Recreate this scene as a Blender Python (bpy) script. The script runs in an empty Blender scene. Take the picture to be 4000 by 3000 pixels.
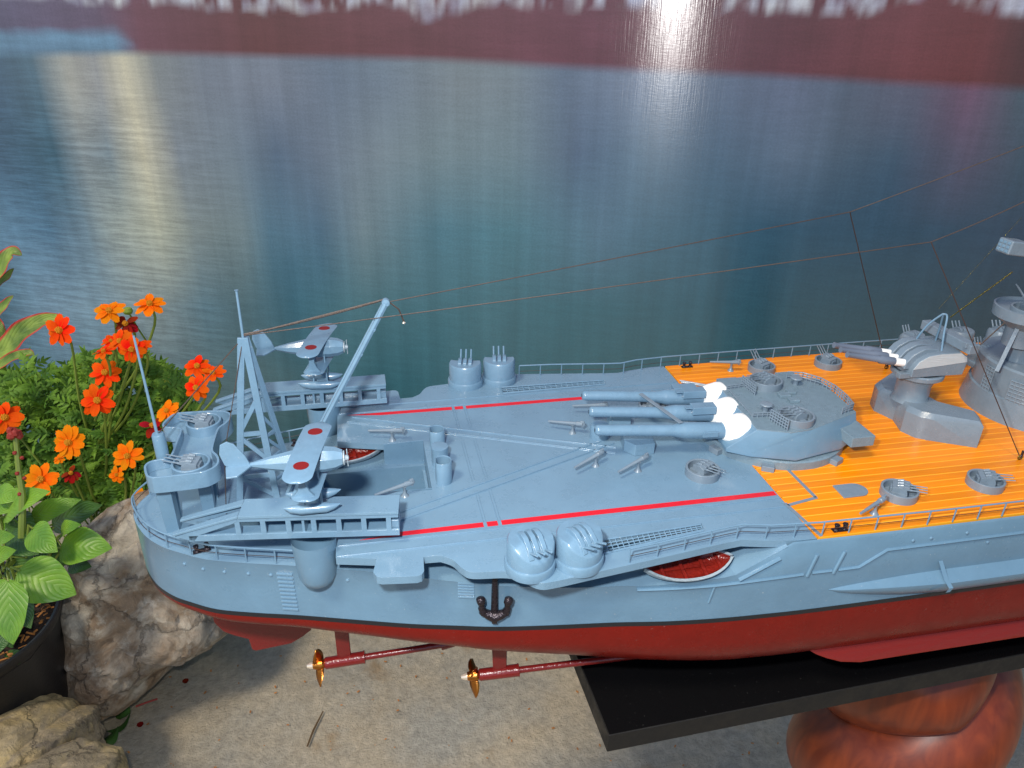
import bpy, bmesh, math, random
import numpy as np
from math import *
from mathutils import Vector, Matrix, noise
from mathutils.geometry import tessellate_polygon
# 1 unit = 1 cm. Ship axis = x (bow to +x), y away from the camera, z up, z=0 the aft flight deck.
S = bpy.context.scene
COL = S.collection
rnd = random.Random(7)
# ------------------------------------------------------------------ camera
FPX = 2943.6
TH, RO, YA = radians(26.494), radians(1.159), radians(11.90)
fw = Vector((sin(YA)*cos(TH), cos(YA)*cos(TH), -sin(TH)))
r0 = Vector((cos(YA), -sin(YA), 0)); u0 = r0.cross(fw)
RT = r0*cos(RO)+u0*sin(RO); UP = -r0*sin(RO)+u0*cos(RO)
CAM = Vector((0, -31.45, 20))
cam = bpy.data.objects.new("camera", bpy.data.cameras.new("camera")); COL.objects.link(cam)
cam.data.sensor_width = 36; cam.data.lens = FPX/4000*36
cam.data.clip_start = 1; cam.data.clip_end = 3000
m = Matrix((RT, UP, -fw)).transposed().to_4x4(); m.translation = CAM
cam.matrix_world = m
S.camera = cam
def ray(px, py): return fw*FPX + RT*(px-2000) + UP*(1500-py)
def PZ(px, py, z): d = ray(px, py); return CAM + d*((z-CAM.z)/d.z)
def PY(px, py, y): d = ray(px, py); return CAM + d*((y-CAM.y)/d.y)
def PD(px, py, dep): d = ray(px, py); return CAM + d*(dep/FPX)
# ------------------------------------------------------------------ world, sun, flash
SUN_EL, SUN_AZ = radians(57), radians(-128)   # azimuth measured from +y towards +x
w = bpy.data.worlds.new("World"); S.world = w; w.use_nodes = True
nt = w.node_tree; nt.nodes.clear()
sky = nt.nodes.new('ShaderNodeTexSky'); sky.sky_type = 'NISHITA'; sky.sun_disc = False
sky.sun_elevation = SUN_EL; sky.sun_rotation = SUN_AZ
bg = nt.nodes.new('ShaderNodeBackground'); bg.inputs[1].default_value = 0.10
wo = nt.nodes.new('ShaderNodeOutputWorld')
nt.links.new(sky.outputs[0], bg.inputs[0]); nt.links.new(bg.outputs[0], wo.inputs[0])
sd = Vector((sin(SUN_AZ)*cos(SUN_EL), cos(SUN_AZ)*cos(SUN_EL), sin(SUN_EL)))
sl = bpy.data.lights.new('sun', 'SUN'); sl.energy = 1.5; sl.angle = radians(10); sl.color = (1, .87, .68)
so = bpy.data.objects.new('sun', sl); COL.objects.link(so)
so.rotation_euler = sd.to_track_quat('Z', 'Y').to_euler(); so.location = sd*300
fl = bpy.data.lights.new('camera_flash', 'POINT'); fl.energy = 54000; fl.shadow_soft_size = .9; fl.color = (1, .985, .96)
fo = bpy.data.objects.new('camera_flash', fl); COL.objects.link(fo)
fo.location = CAM - RT*4.0 + UP*4.0 + fw*0.5
S.view_settings.view_transform = 'Standard'; S.view_settings.look = 'None'
S.view_settings.exposure = 0.35; S.view_settings.gamma = 1
# ------------------------------------------------------------------ materials
def lin(c):
    return tuple(((v/255)/12.92 if v/255 <= .04045 else ((v/255+.055)/1.055)**2.4) for v in c)
MATS = {}
def mat(name, col, rough=.4, metal=0., bump=0., bscale=4., var=0., vscale=1.5, spec=.5, coat=0., detail=3, stretch=None, dust_glints=0., dscale=9.):
    m_ = bpy.data.materials.new(name); m_.use_nodes = True; t = m_.node_tree; b = t.nodes['Principled BSDF']
    b.inputs['Base Color'].default_value = (*col, 1); b.inputs['Roughness'].default_value = rough
    b.inputs['Metallic'].default_value = metal; b.inputs['Specular IOR Level'].default_value = spec
    b.inputs['Coat Weight'].default_value = coat; b.inputs['Coat Roughness'].default_value = .12
    tc = t.nodes.new('ShaderNodeTexCoord'); mp = t.nodes.new('ShaderNodeMapping')
    t.links.new(tc.outputs['Object'], mp.inputs[0])
    if stretch: mp.inputs['Scale'].default_value = stretch
    if bump:
        n = t.nodes.new('ShaderNodeTexNoise'); n.inputs['Scale'].default_value = bscale; n.inputs['Detail'].default_value = detail
        bp = t.nodes.new('ShaderNodeBump'); bp.inputs['Strength'].default_value = 1; bp.inputs['Distance'].default_value = bump
        t.links.new(mp.outputs[0], n.inputs[0]); t.links.new(n.outputs[0], bp.inputs['Height']); t.links.new(bp.outputs[0], b.inputs['Normal'])
    if var:
        n = t.nodes.new('ShaderNodeTexNoise'); n.inputs['Scale'].default_value = vscale; n.inputs['Detail'].default_value = 6; n.inputs['Roughness'].default_value = .65
        mr = t.nodes.new('ShaderNodeMapRange'); mr.inputs[1].default_value = .3; mr.inputs[2].default_value = .7
        mr.inputs[3].default_value = 1-var; mr.inputs[4].default_value = 1+var
        mx = t.nodes.new('ShaderNodeVectorMath'); mx.operation = 'SCALE'; mx.inputs[0].default_value = col
        t.links.new(mp.outputs[0], n.inputs[0]); t.links.new(n.outputs[0], mr.inputs[0]); t.links.new(mr.outputs[0], mx.inputs['Scale'])
        t.links.new(mx.outputs[0], b.inputs['Base Color'])
    if dust_glints:  # pale dust specks; on ship paint also sparkles put into the colour
        n = t.nodes.new('ShaderNodeTexNoise'); n.inputs['Scale'].default_value = dscale; n.inputs['Detail'].default_value = 2
        mr = t.nodes.new('ShaderNodeMapRange'); mr.inputs[1].default_value = .71; mr.inputs[2].default_value = .79; mr.inputs[4].default_value = dust_glints
        m2 = t.nodes.new('ShaderNodeMix'); m2.data_type = 'RGBA'; m2.inputs[7].default_value = (.6, .6, .57, 1); m2.inputs[6].default_value = (*col, 1)
        if b.inputs['Base Color'].is_linked: t.links.new(b.inputs['Base Color'].links[0].from_socket, m2.inputs[6])
        t.links.new(mp.outputs[0], n.inputs[0]); t.links.new(n.outputs[0], mr.inputs[0]); t.links.new(mr.outputs[0], m2.inputs[0]); t.links.new(m2.outputs[2], b.inputs['Base Color'])
        n = t.nodes.new('ShaderNodeTexNoise'); n.inputs['Scale'].default_value = .7; n.inputs['Detail'].default_value = 7; n.inputs['Roughness'].default_value = .7
        mr = t.nodes.new('ShaderNodeMapRange'); mr.inputs[1].default_value = .35; mr.inputs[2].default_value = .65; mr.inputs[3].default_value = rough*.7; mr.inputs[4].default_value = rough*1.4
        t.links.new(mp.outputs[0], n.inputs[0]); t.links.new(n.outputs[0], mr.inputs[0]); t.links.new(mr.outputs[0], b.inputs['Roughness'])
    MATS[name] = m_
    return m_
GREY = (.125, .232, .335)
mat('ship_paint', GREY, .36, bump=.008, bscale=5, var=.08, vscale=.5, spec=.5, coat=.45, dust_glints=.35)
mat('ship_paint_fine', (.142, .25, .355), .3, bump=.007, bscale=7, var=.08, vscale=2, coat=.4, dust_glints=.3)
mat('deck_paint', (.15, .26, .362), .3, bump=.014, bscale=30, var=.08, vscale=.35, detail=6, coat=.35, dust_glints=.6, dscale=12.)
mat('turret_top_paint', (.16, .235, .29), .3, bump=.022, bscale=20, var=.1, vscale=3, detail=5, dust_glints=.8, dscale=14.)
mat('steel_paint', (.165, .22, .275), .3, bump=.010, bscale=6, var=.08, dust_glints=.35)
mat('barrel_paint', (.13, .16, .215), .3, bump=.01, bscale=8)
mat('bore_shade', (.05, .08, .11), .5)
mat('hull_red', lin((114, 20, 12)), .3, spec=.25, bump=.008, bscale=5, var=.09, dust_glints=.15, dscale=9.)
mat('shaft_red', lin((118, 28, 26)), .24, bump=.03, bscale=6, coat=.4)
mat('keel_red', lin((112, 30, 22)), .24, bump=.04, bscale=2.2, spec=.35, stretch=(.5, 2, 2))
mat('boot_black', (.012, .014, .018), .35)
mat('stripe_red', lin((205, 24, 40)), .4, bump=.01, bscale=20, var=.08, vscale=1.5)
mat('boat_red', lin((120, 30, 22)), .2, bump=.06, bscale=7, var=.2, vscale=5)
mat('boat_side', lin((150, 165, 175)), .28, bump=.05, bscale=7, var=.1)
mat('insignia_red', lin((118, 18, 16)), .5, var=.12, vscale=12)
mat('plank_wood', lin((240, 138, 0)), .3, bump=.012, bscale=3, var=.10, vscale=1.2, coat=.15, spec=.3, stretch=(.25, 2.5, 2))
def vary(name, lo, hi):
    t = MATS[name].node_tree; b = t.nodes['Principled BSDF']; src = b.inputs['Base Color'].links[0].from_socket
    oi = t.nodes.new('ShaderNodeObjectInfo'); mr = t.nodes.new('ShaderNodeMapRange'); mr.inputs[3].default_value = lo; mr.inputs[4].default_value = hi
    t.links.new(oi.outputs['Random'], mr.inputs[0]); sc = t.nodes.new('ShaderNodeVectorMath'); sc.operation = 'SCALE'
    t.links.new(src, sc.inputs[0]); t.links.new(mr.outputs[0], sc.inputs['Scale']); t.links.new(sc.outputs[0], b.inputs['Base Color'])
vary('plank_wood', .84, 1.08)
mat('seam_highlight', lin((250, 178, 50)), .3)  # seam tone kept pale: highlights along the plank ridges painted in
mat('white_canvas', (.92, .92, .90), .7, bump=.03, bscale=4)
mat('worn_white', lin((178, 188, 194)), .5, bump=.02, bscale=6, var=.08, vscale=4, stretch=(.3, 3, 3))
mat('black_cast', (.035, .028, .035), .25, metal=.6, bump=.08, bscale=7)
mat('bronze', lin((200, 130, 60)), .28, metal=1., bump=.02, bscale=8)
mat('bright_tip', lin((240, 225, 205)), .15, metal=.6)
mat('dark_thread', lin((58, 44, 40)), .5)
mat('twine', lin((70, 58, 52)), .4, bump=.03, bscale=25)
mat('gold_thread', lin((110, 100, 40)), .25, metal=.8, bump=.03, bscale=20)
mat('black_board', (.004, .004, .0045), .3, spec=.06, bump=.002, bscale=12, dust_glints=.05, dscale=7.)
mat('board_edge', (.012, .0115, .011), .5, spec=.3, dust_glints=.04, dscale=6.)
mat('pot_black', (.012, .012, .013), .4, bump=.03, bscale=3)
mat('soil', (.03, .018, .012), .95, bump=.5, bscale=2, var=.5, vscale=2)
mat('mulch', lin((180, 120, 60)), .8, var=.4, vscale=1)
mat('stem_green', lin((120, 140, 50)), .5)
mat('stem_red', lin((160, 50, 40)), .5); mat('twig_brown', lin((95, 72, 45)), .8)
mat('disc_yellow', lin((235, 160, 15)), .7, bump=.1, bscale=8, var=.25, vscale=8)
mat('bud_green', lin((140, 160, 50)), .5)

def petal_mat(name, c1, c2):
    m_ = mat(name, c1, .75, bump=.03, bscale=5, spec=.12)
    t = m_.node_tree; b = t.nodes['Principled BSDF']
    uv = t.nodes.new('ShaderNodeUVMap'); sp = t.nodes.new('ShaderNodeSeparateXYZ'); t.links.new(uv.outputs[0], sp.inputs[0])
    w_ = t.nodes.new('ShaderNodeTexNoise'); w_.inputs['Scale'].default_value = 5
    mp = t.nodes.new('ShaderNodeMapping'); mp.inputs['Scale'].default_value = (.6, 6, 1); t.links.new(uv.outputs[0], mp.inputs[0]); t.links.new(mp.outputs[0], w_.inputs[0])
    ad = t.nodes.new('ShaderNodeMath'); ad.operation = 'ADD'; t.links.new(w_.outputs[0], ad.inputs[0]); t.links.new(sp.outputs[0], ad.inputs[1])
    mr = t.nodes.new('ShaderNodeMapRange'); mr.inputs[1].default_value = .45; mr.inputs[2].default_value = 1.4; t.links.new(ad.outputs[0], mr.inputs[0])
    mx = t.nodes.new('ShaderNodeMix'); mx.data_type = 'RGBA'; mx.inputs[6].default_value = (*c2, 1); mx.inputs[7].default_value = (*c1, 1)
    oi = t.nodes.new('ShaderNodeObjectInfo'); hv = t.nodes.new('ShaderNodeHueSaturation'); m5 = t.nodes.new('ShaderNodeMapRange'); m5.inputs[3].default_value = .488; m5.inputs[4].default_value = .512; m6 = t.nodes.new('ShaderNodeMapRange'); m6.inputs[3].default_value = 1.08; m6.inputs[4].default_value = .78
    t.links.new(oi.outputs['Random'], m5.inputs[0]); t.links.new(oi.outputs['Random'], m6.inputs[0]); t.links.new(m5.outputs[0], hv.inputs['Hue']); t.links.new(m6.outputs[0], hv.inputs['Value'])
    t.links.new(mr.outputs[0], mx.inputs[0]); t.links.new(mx.outputs[2], hv.inputs['Color']); t.links.new(hv.outputs[0], b.inputs['Base Color'])
    b.inputs['Transmission Weight'].default_value = 0
    b.inputs['Subsurface Weight'].default_value = .15; b.inputs['Subsurface Radius'].default_value = (.3, .15, .05)
    return m_
petal_mat('petal_orange', lin((255, 140, 0)), lin((250, 108, 0)))
petal_mat('petal_red', lin((252, 92, 0)), lin((235, 58, 0)))
petal_mat('petal_dark', lin((165, 36, 12)), lin((110, 24, 10)))

def leaf_mat(name, ca, cb, edge=None, vein=True):
    m_ = mat(name, ca, .42, bump=.0)
    t = m_.node_tree; b = t.nodes['Principled BSDF']
    uv = t.nodes.new('ShaderNodeUVMap'); sp = t.nodes.new('ShaderNodeSeparateXYZ'); t.links.new(uv.outputs[0], sp.inputs[0])
    tc = t.nodes.new('ShaderNodeTexCoord')
    n = t.nodes.new('ShaderNodeTexNoise'); n.inputs['Scale'].default_value = .35; n.inputs['Detail'].default_value = 5; t.links.new(tc.outputs['Object'], n.inputs[0])
    cr = t.nodes.new('ShaderNodeMapRange'); cr.inputs[1].default_value = .35; cr.inputs[2].default_value = .65; t.links.new(n.outputs[0], cr.inputs[0])
    mx = t.nodes.new('ShaderNodeMix'); mx.data_type = 'RGBA'; mx.inputs[6].default_value = (*ca, 1); mx.inputs[7].default_value = (*cb, 1)
    t.links.new(cr.outputs[0], mx.inputs[0]); out = mx.outputs[2]
    # |v-.5|*2
    a = t.nodes.new('ShaderNodeMath'); a.operation = 'SUBTRACT'; a.inputs[1].default_value = .5; t.links.new(sp.outputs[1], a.inputs[0])
    ab = t.nodes.new('ShaderNodeMath'); ab.operation = 'ABSOLUTE'; t.links.new(a.outputs[0], ab.inputs[0])
    if edge:
        e = t.nodes.new('ShaderNodeMapRange'); e.inputs[1].default_value = .36; e.inputs[2].default_value = .46; t.links.new(ab.outputs[0], e.inputs[0])
        m2 = t.nodes.new('ShaderNodeMix'); m2.data_type = 'RGBA'; m2.inputs[7].default_value = (*edge, 1)
        t.links.new(e.outputs[0], m2.inputs[0]); t.links.new(out, m2.inputs[6]); out = m2.outputs[2]
    t.links.new(out, b.inputs['Base Color'])
    if vein:
        k = t.nodes.new('ShaderNodeMath'); k.operation = 'MULTIPLY_ADD'; k.inputs[1].default_value = -.9; t.links.new(ab.outputs[0], k.inputs[0]); t.links.new(sp.outputs[0], k.inputs[2])
        s = t.nodes.new('ShaderNodeMath'); s.operation = 'MULTIPLY'; s.inputs[1].default_value = 26; t.links.new(k.outputs[0], s.inputs[0])
        c = t.nodes.new('ShaderNodeMath'); c.operation = 'SINE'; t.links.new(s.outputs[0], c.inputs[0])
        p = t.nodes.new('ShaderNodeMath'); p.operation = 'ABSOLUTE'; t.links.new(c.outputs[0], p.inputs[0])
        q = t.nodes.new('ShaderNodeMath'); q.operation = 'POWER'; q.inputs[1].default_value = .5; t.links.new(p.outputs[0], q.inputs[0])
        bp = t.nodes.new('ShaderNodeBump'); bp.inputs['Distance'].default_value = .04; t.links.new(q.outputs[0], bp.inputs['Height']); t.links.new(bp.outputs[0], b.inputs['Normal'])
    b.inputs['Subsurface Weight'].default_value = .1; b.inputs['Subsurface Radius'].default_value = (.1, .3, .05)
    return m_
leaf_mat('broad_leaf', lin((128, 172, 48)), lin((92, 140, 38)))
leaf_mat('dark_leaf', lin((70, 112, 40)), lin((48, 84, 32)))
leaf_mat('red_edge_leaf', lin((70, 104, 34)), lin((150, 175, 70)), edge=lin((200, 40, 36)))
leaf_mat('cosmos_leaf', lin((68, 108, 32)), lin((112, 150, 44)), vein=False); MATS['cosmos_leaf'].node_tree.nodes['Principled BSDF'].inputs['Roughness'].default_value = .6; MATS['cosmos_leaf'].node_tree.nodes['Principled BSDF'].inputs['Specular IOR Level'].default_value = .25

# concrete ground
def ground_mat():
    m_ = mat('concrete', lin((150, 140, 118)), .85); t = m_.node_tree; b = t.nodes['Principled BSDF']
    tc = t.nodes.new('ShaderNodeTexCoord')
    def ns(sc, d, r=.6):
        n = t.nodes.new('ShaderNodeTexNoise'); n.inputs['Scale'].default_value = sc; n.inputs['Detail'].default_value = d; n.inputs['Roughness'].default_value = r
        t.links.new(tc.outputs['Object'], n.inputs[0]); return n
    n1, n2, n3 = ns(.06, 6), ns(.9, 6, .7), ns(.025, 3)
    def mr(n, a, b_, c, d):
        q = t.nodes.new('ShaderNodeMapRange'); q.inputs[1].default_value = a; q.inputs[2].default_value = b_; q.inputs[3].default_value = c; q.inputs[4].default_value = d
        t.links.new(n.outputs[0], q.inputs[0]); return q
    m1 = t.nodes.new('ShaderNodeMix'); m1.data_type = 'RGBA'; m1.inputs[6].default_value = (*lin((190, 174, 146)), 1); m1.inputs[7].default_value = (*lin((164, 160, 148)), 1)
    t.links.new(mr(n1, .35, .65, 0, 1).outputs[0], m1.inputs[0])
    m2 = t.nodes.new('ShaderNodeVectorMath'); m2.operation = 'SCALE'; t.links.new(m1.outputs[2], m2.inputs[0]); t.links.new(mr(n2, .28, .72, .70, 1.25).outputs[0], m2.inputs['Scale'])
    # rusty stains
    n4 = ns(.11, 4); m3 = t.nodes.new('ShaderNodeMix'); m3.data_type = 'RGBA'; m3.inputs[7].default_value = (*lin((140, 105, 50)), 1)
    t.links.new(m2.outputs[0], m3.inputs[6]); t.links.new(mr(n4, .62, .75, 0, .55).outputs[0], m3.inputs[0])
    t.links.new(m3.outputs[2], b.inputs['Base Color'])
    bp = t.nodes.new('ShaderNodeBump'); bp.inputs['Distance'].default_value = .35; t.links.new(ns(2.6, 4, .7).outputs[0], bp.inputs['Height']); t.links.new(bp.outputs[0], b.inputs['Normal'])
    return m_
ground_mat()
def rock_mat(name, c1, c2, c3):
    m_ = mat(name, c1, .85); t = m_.node_tree; b = t.nodes['Principled BSDF']
    tc = t.nodes.new('ShaderNodeTexCoord')
    def ns(sc, d, r=.65, dist=0):
        n = t.nodes.new('ShaderNodeTexNoise'); n.inputs['Scale'].default_value = sc; n.inputs['Detail'].default_value = d; n.inputs['Roughness'].default_value = r; n.inputs['Distortion'].default_value = dist
        t.links.new(tc.outputs['Object'], n.inputs[0]); return n
    a, c, d = ns(.12, 8, .6, .8), ns(.5, 8, .75, .5), ns(.35, 7, .7, .4)
    def mix(f, A, B, lo, hi):
        q = t.nodes.new('ShaderNodeMapRange'); q.inputs[1].default_value = lo; q.inputs[2].default_value = hi; t.links.new(f.outputs[0], q.inputs[0])
        x = t.nodes.new('ShaderNodeMix'); x.data_type = 'RGBA'; t.links.new(q.outputs[0], x.inputs[0])
        for i, v in ((6, A), (7, B)):
            if isinstance(v, tuple): x.inputs[i].default_value = (*v, 1)
            else: t.links.new(v, x.inputs[i])
        return x.outputs[2]
    o = mix(a, c1, c2, .42, .56); o = mix(d, o, c3, .54, .72)
    q = t.nodes.new('ShaderNodeMapRange'); q.inputs[1].default_value = .3; q.inputs[2].default_value = .7; q.inputs[3].default_value = .6; q.inputs[4].default_value = 1.35
    t.links.new(c.outputs[0], q.inputs[0]); s = t.nodes.new('ShaderNodeVectorMath'); s.operation = 'SCALE'
    t.links.new(o, s.inputs[0]); t.links.new(q.outputs[0], s.inputs['Scale'])
    vo = t.nodes.new('ShaderNodeTexVoronoi'); vo.feature = 'DISTANCE_TO_EDGE'; vo.inputs['Scale'].default_value = .14
    wa = t.nodes.new('ShaderNodeVectorMath'); wa.operation = 'MULTIPLY_ADD'; wa.inputs[1].default_value = (5, 5, 5)
    t.links.new(ns(.25, 6, .7).outputs['Color'], wa.inputs[0]); t.links.new(tc.outputs['Object'], wa.inputs[2]); t.links.new(wa.outputs[0], vo.inputs['Vector'])
    cm = t.nodes.new('ShaderNodeMapRange'); cm.inputs[1].default_value = 0; cm.inputs[2].default_value = .035; cm.inputs[3].default_value = .62; cm.inputs[4].default_value = 1
    t.links.new(vo.outputs['Distance'], cm.inputs[0]); s2 = t.nodes.new('ShaderNodeVectorMath'); s2.operation = 'SCALE'
    t.links.new(s.outputs[0], s2.inputs[0]); t.links.new(cm.outputs[0], s2.inputs['Scale']); t.links.new(s2.outputs[0], b.inputs['Base Color'])
    hs = t.nodes.new('ShaderNodeMath'); hs.operation = 'MULTIPLY_ADD'; hs.inputs[1].default_value = .6; t.links.new(cm.outputs[0], hs.inputs[0]); t.links.new(c.outputs[0], hs.inputs[2])
    bp = t.nodes.new('ShaderNodeBump'); bp.inputs['Distance'].default_value = 1.0; t.links.new(hs.outputs[0], bp.inputs['Height']); t.links.new(bp.outputs[0], b.inputs['Normal'])
    return m_
rock_mat('rock_brown', lin((206, 196, 178)), lin((160, 136, 110)), lin((226, 218, 200)))
rock_mat('rock_pale', lin((178, 162, 132)), lin((205, 182, 130)), lin((140, 130, 120)))
def wood_mat():
    m_ = mat('turned_wood', lin((150, 70, 25)), .38); t = m_.node_tree; b = t.nodes['Principled BSDF']
    tc = t.nodes.new('ShaderNodeTexCoord'); mp = t.nodes.new('ShaderNodeMapping'); mp.inputs['Scale'].default_value = (1, 1, .12); mp.inputs['Rotation'].default_value = (.15, .1, 0)
    t.links.new(tc.outputs['Object'], mp.inputs[0])
    n = t.nodes.new('ShaderNodeTexNoise'); n.inputs['Scale'].default_value = .8; n.inputs['Detail'].default_value = 8; n.inputs['Distortion'].default_value = 1.2; t.links.new(mp.outputs[0], n.inputs[0])
    r = t.nodes.new('ShaderNodeValToRGB'); r.color_ramp.elements[0].position = .35; r.color_ramp.elements[0].color = (*lin((104, 40, 20)), 1)
    r.color_ramp.elements[1].position = .68; r.color_ramp.elements[1].color = (*lin((134, 58, 26)), 1)
    t.links.new(n.outputs[0], r.inputs[0]); t.links.new(r.outputs[0], b.inputs['Base Color'])
wood_mat()

# ------------------------------------------------------------------ object helpers
W = {}
I4 = Matrix.Identity(4)
def T(x, y, z): return Matrix.Translation((x, y, z))
def RZ(a): return Matrix.Rotation(a, 4, 'Z')
def RX(a): return Matrix.Rotation(a, 4, 'X')
def RY(a): return Matrix.Rotation(a, 4, 'Y')
def put(o, parent=None, M=I4):
    COL.objects.link(o)
    if parent is not None:
        o.parent = parent; o.matrix_parent_inverse = W[parent].inverted()
    o.matrix_basis = M; W[o] = M.copy()
    return o
def thing(name, label, cat, loc=(0, 0, 0), group=None, rz=0.):
    o = bpy.data.objects.new(name, None); o.empty_display_size = .5
    put(o, None, T(*loc) @ RZ(rz)); o['label'] = label; o['category'] = cat
    if group: o['group'] = group
    return o
def tag(o, label=None, cat=None, group=None, kind=None):
    for k_, v in (('label', label), ('category', cat), ('group', group), ('kind', kind)):
        if v: o[k_] = v
    return o
def copy_tree(src, newW, parent=None):
    c = src.copy(); COL.objects.link(c)
    if parent is not None:
        c.parent = parent
        c.matrix_parent_inverse = src.matrix_parent_inverse
    if parent is None: c.matrix_basis = newW; W[c] = newW.copy()
    for ch in list(src.children):
        d = copy_tree(ch, None, c)
    return c
def fixW(src, c, D):
    W[c] = D @ W[src]
    for a, b in zip(src.children, c.children): fixW(a, b, D)

class MB:
    def __init__(s): s.v = []; s.f = []; s.uv = None
    def add(s, vs, fs):
        n = len(s.v); s.v += [tuple(p) for p in vs]; s.f += [tuple(i+n for i in f) for f in fs]; return s
    def box(s, x0, x1, y0, y1, z0, z1, M=None):
        vs = [Vector(p) for p in ((x0,y0,z0),(x1,y0,z0),(x1,y1,z0),(x0,y1,z0),(x0,y0,z1),(x1,y0,z1),(x1,y1,z1),(x0,y1,z1))]
        if M is not None: vs = [M @ v for v in vs]
        return s.add(vs, [(3,2,1,0),(4,5,6,7),(0,1,5,4),(1,2,6,5),(2,3,7,6),(3,0,4,7)])
    def loft(s, rings, cap0=True, cap1=True, closed=True):
        n = len(rings[0]); vs = [p for r in rings for p in r]; fs = []
        for i in range(len(rings)-1):
            for j in range(n if closed else n-1):
                k = (j+1) % n; fs.append((i*n+j, i*n+k, (i+1)*n+k, (i+1)*n+j))
        if cap0: fs.append(tuple(range(n-1, -1, -1)))
        if cap1: fs.append(tuple((len(rings)-1)*n+j for j in range(n)))
        return s.add(vs, fs)
    def prism(s, poly, z0, z1, holes=(), M=None):
        loops = [[Vector((p[0], p[1], 0)) for p in poly]] + [[Vector((p[0], p[1], 0)) for p in h] for h in holes]
        flat = [p for l in loops for p in l]; tri = tessellate_polygon(loops); n = len(flat)
        vs = [Vector((p.x, p.y, z0)) for p in flat] + [Vector((p.x, p.y, z1)) for p in flat]
        if M is not None: vs = [M @ v for v in vs]
        fs = []
        for t_ in tri:
            a, b, c = (flat[i] for i in t_)
            up = (b-a).cross(c-a).z > 0
            t2 = t_ if up else t_[::-1]
            fs.append(tuple(i+n for i in t2)); fs.append(tuple(t2[::-1]))
        o = 0
        for l in loops:
            k = len(l); ar = sum(l[i].x*l[(i+1) % k].y-l[(i+1) % k].x*l[i].y for i in range(k))
            flip = (ar < 0) != (o > 0)
            for i in range(k):
                j = (i+1) % k; q = (o+i, o+j, o+j+n, o+i+n)
                fs.append(q[::-1] if flip else q)
            o += k
        return s.add(vs, fs)
    def tube(s, pts, r, n=8, cap=True, flat=None):
        pts = [Vector(p) for p in pts]; rings = []
        rs = r if isinstance(r, (list, tuple)) else [r]*len(pts)
        ref = None
        for i, p in enumerate(pts):
            d = (pts[min(i+1, len(pts)-1)]-pts[max(i-1, 0)]).normalized()
            if ref is None:
                ref = Vector((0, 0, 1)) if abs(d.z) < .9 else Vector((0, 1, 0))
            a = d.cross(ref)
            if a.length < 1e-6: a = d.orthogonal()
            a.normalize(); b = a.cross(d).normalized(); ref = b
            fx, fz = flat if flat else (1, 1)
            rings.append([p+a*cos(2*pi*k/n)*rs[i]*fx+b*sin(2*pi*k/n)*rs[i]*fz for k in range(n)])
        return s.loft(rings, cap, cap)
    def lathe(s, prof, n=32, M=None, a0=0, a1=2*pi):
        M = M or I4; full = abs(a1-a0-2*pi) < 1e-6; rings = []
        for r, z in prof:
            rings.append([M @ Vector((r*cos(a0+(a1-a0)*k/n), r*sin(a0+(a1-a0)*k/n), z)) for k in range(n if full else n+1)])
        nn = len(rings[0]); vs = [p for r in rings for p in r]; fs = []
        for i in range(len(rings)-1):
            for j in range(nn if full else nn-1):
                k = (j+1) % nn; fs.append((i*nn+j, i*nn+k, (i+1)*nn+k, (i+1)*nn+j))
        return s.add(vs, fs)
    def mesh(s, name, mt, smooth=35, bevel=None):
        me = bpy.data.meshes.new(name); me.from_pydata(s.v, [], s.f)
        me.materials.append(MATS[mt])
        if s.uv:
            l = me.uv_layers.new(name='UVMap')
            for i, lp in enumerate(me.loops): l.data[i].uv = s.uv[lp.vertex_index]
        bm = bmesh.new(); bm.from_mesh(me); bmesh.ops.recalc_face_normals(bm, faces=bm.faces) if s.uv is None else None
        bm.to_mesh(me); bm.free()
        me.polygons.foreach_set('use_smooth', [True]*len(me.polygons))
        if smooth < 180: me.set_sharp_from_angle(angle=radians(smooth))
        me.update(); return me
    def build(s, name, mt, parent=None, M=I4, smooth=35, bevel=0, seg=2):
        o = bpy.data.objects.new(name, s.mesh(name, mt, smooth)); put(o, parent, M)
        if bevel:
            b = o.modifiers.new('bevel', 'BEVEL'); b.width = bevel; b.segments = seg; b.limit_method = 'ANGLE'; b.angle_limit = radians(40)
            b.harden_normals = True
        return o
def share(name, me, parent, M=I4, bevel=0):
    o = bpy.data.objects.new(name, me); put(o, parent, M)
    if bevel:
        b = o.modifiers.new('bevel', 'BEVEL'); b.width = bevel; b.segments = 2; b.limit_method = 'ANGLE'; b.angle_limit = radians(40); b.harden_normals = True
    return o
def MBf(fn, *a, **k): m_ = MB(); getattr(m_, fn)(*a, **k); return m_
def circ(x, y, r, n=32): return [(x+r*cos(2*pi*i/n), y+r*sin(2*pi*i/n)) for i in range(n)]
def catmull(P, per=6):
    P = [Vector(p) for p in P]; out = []
    for i in range(len(P)-1):
        a = P[max(i-1, 0)]; b = P[i]; c = P[i+1]; d = P[min(i+2, len(P)-1)]
        for k in range(per):
            t_ = k/per; out.append(.5*((2*b)+(c-a)*t_+(2*a-5*b+4*c-d)*t_*t_+(3*b-a-3*c+d)*t_**3))
    out.append(P[-1]); return out
def clean_arc(poly, per=5): return [(p.x, p.y) for p in catmull([(a, b, 0) for a, b in poly], per)]

# ================================================================== SHIP
ship = thing('battleship_model', 'long blue grey model battleship with red underbody and orange planked deck, stern to the left', 'model ship', (12, 0, -10.5))
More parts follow.
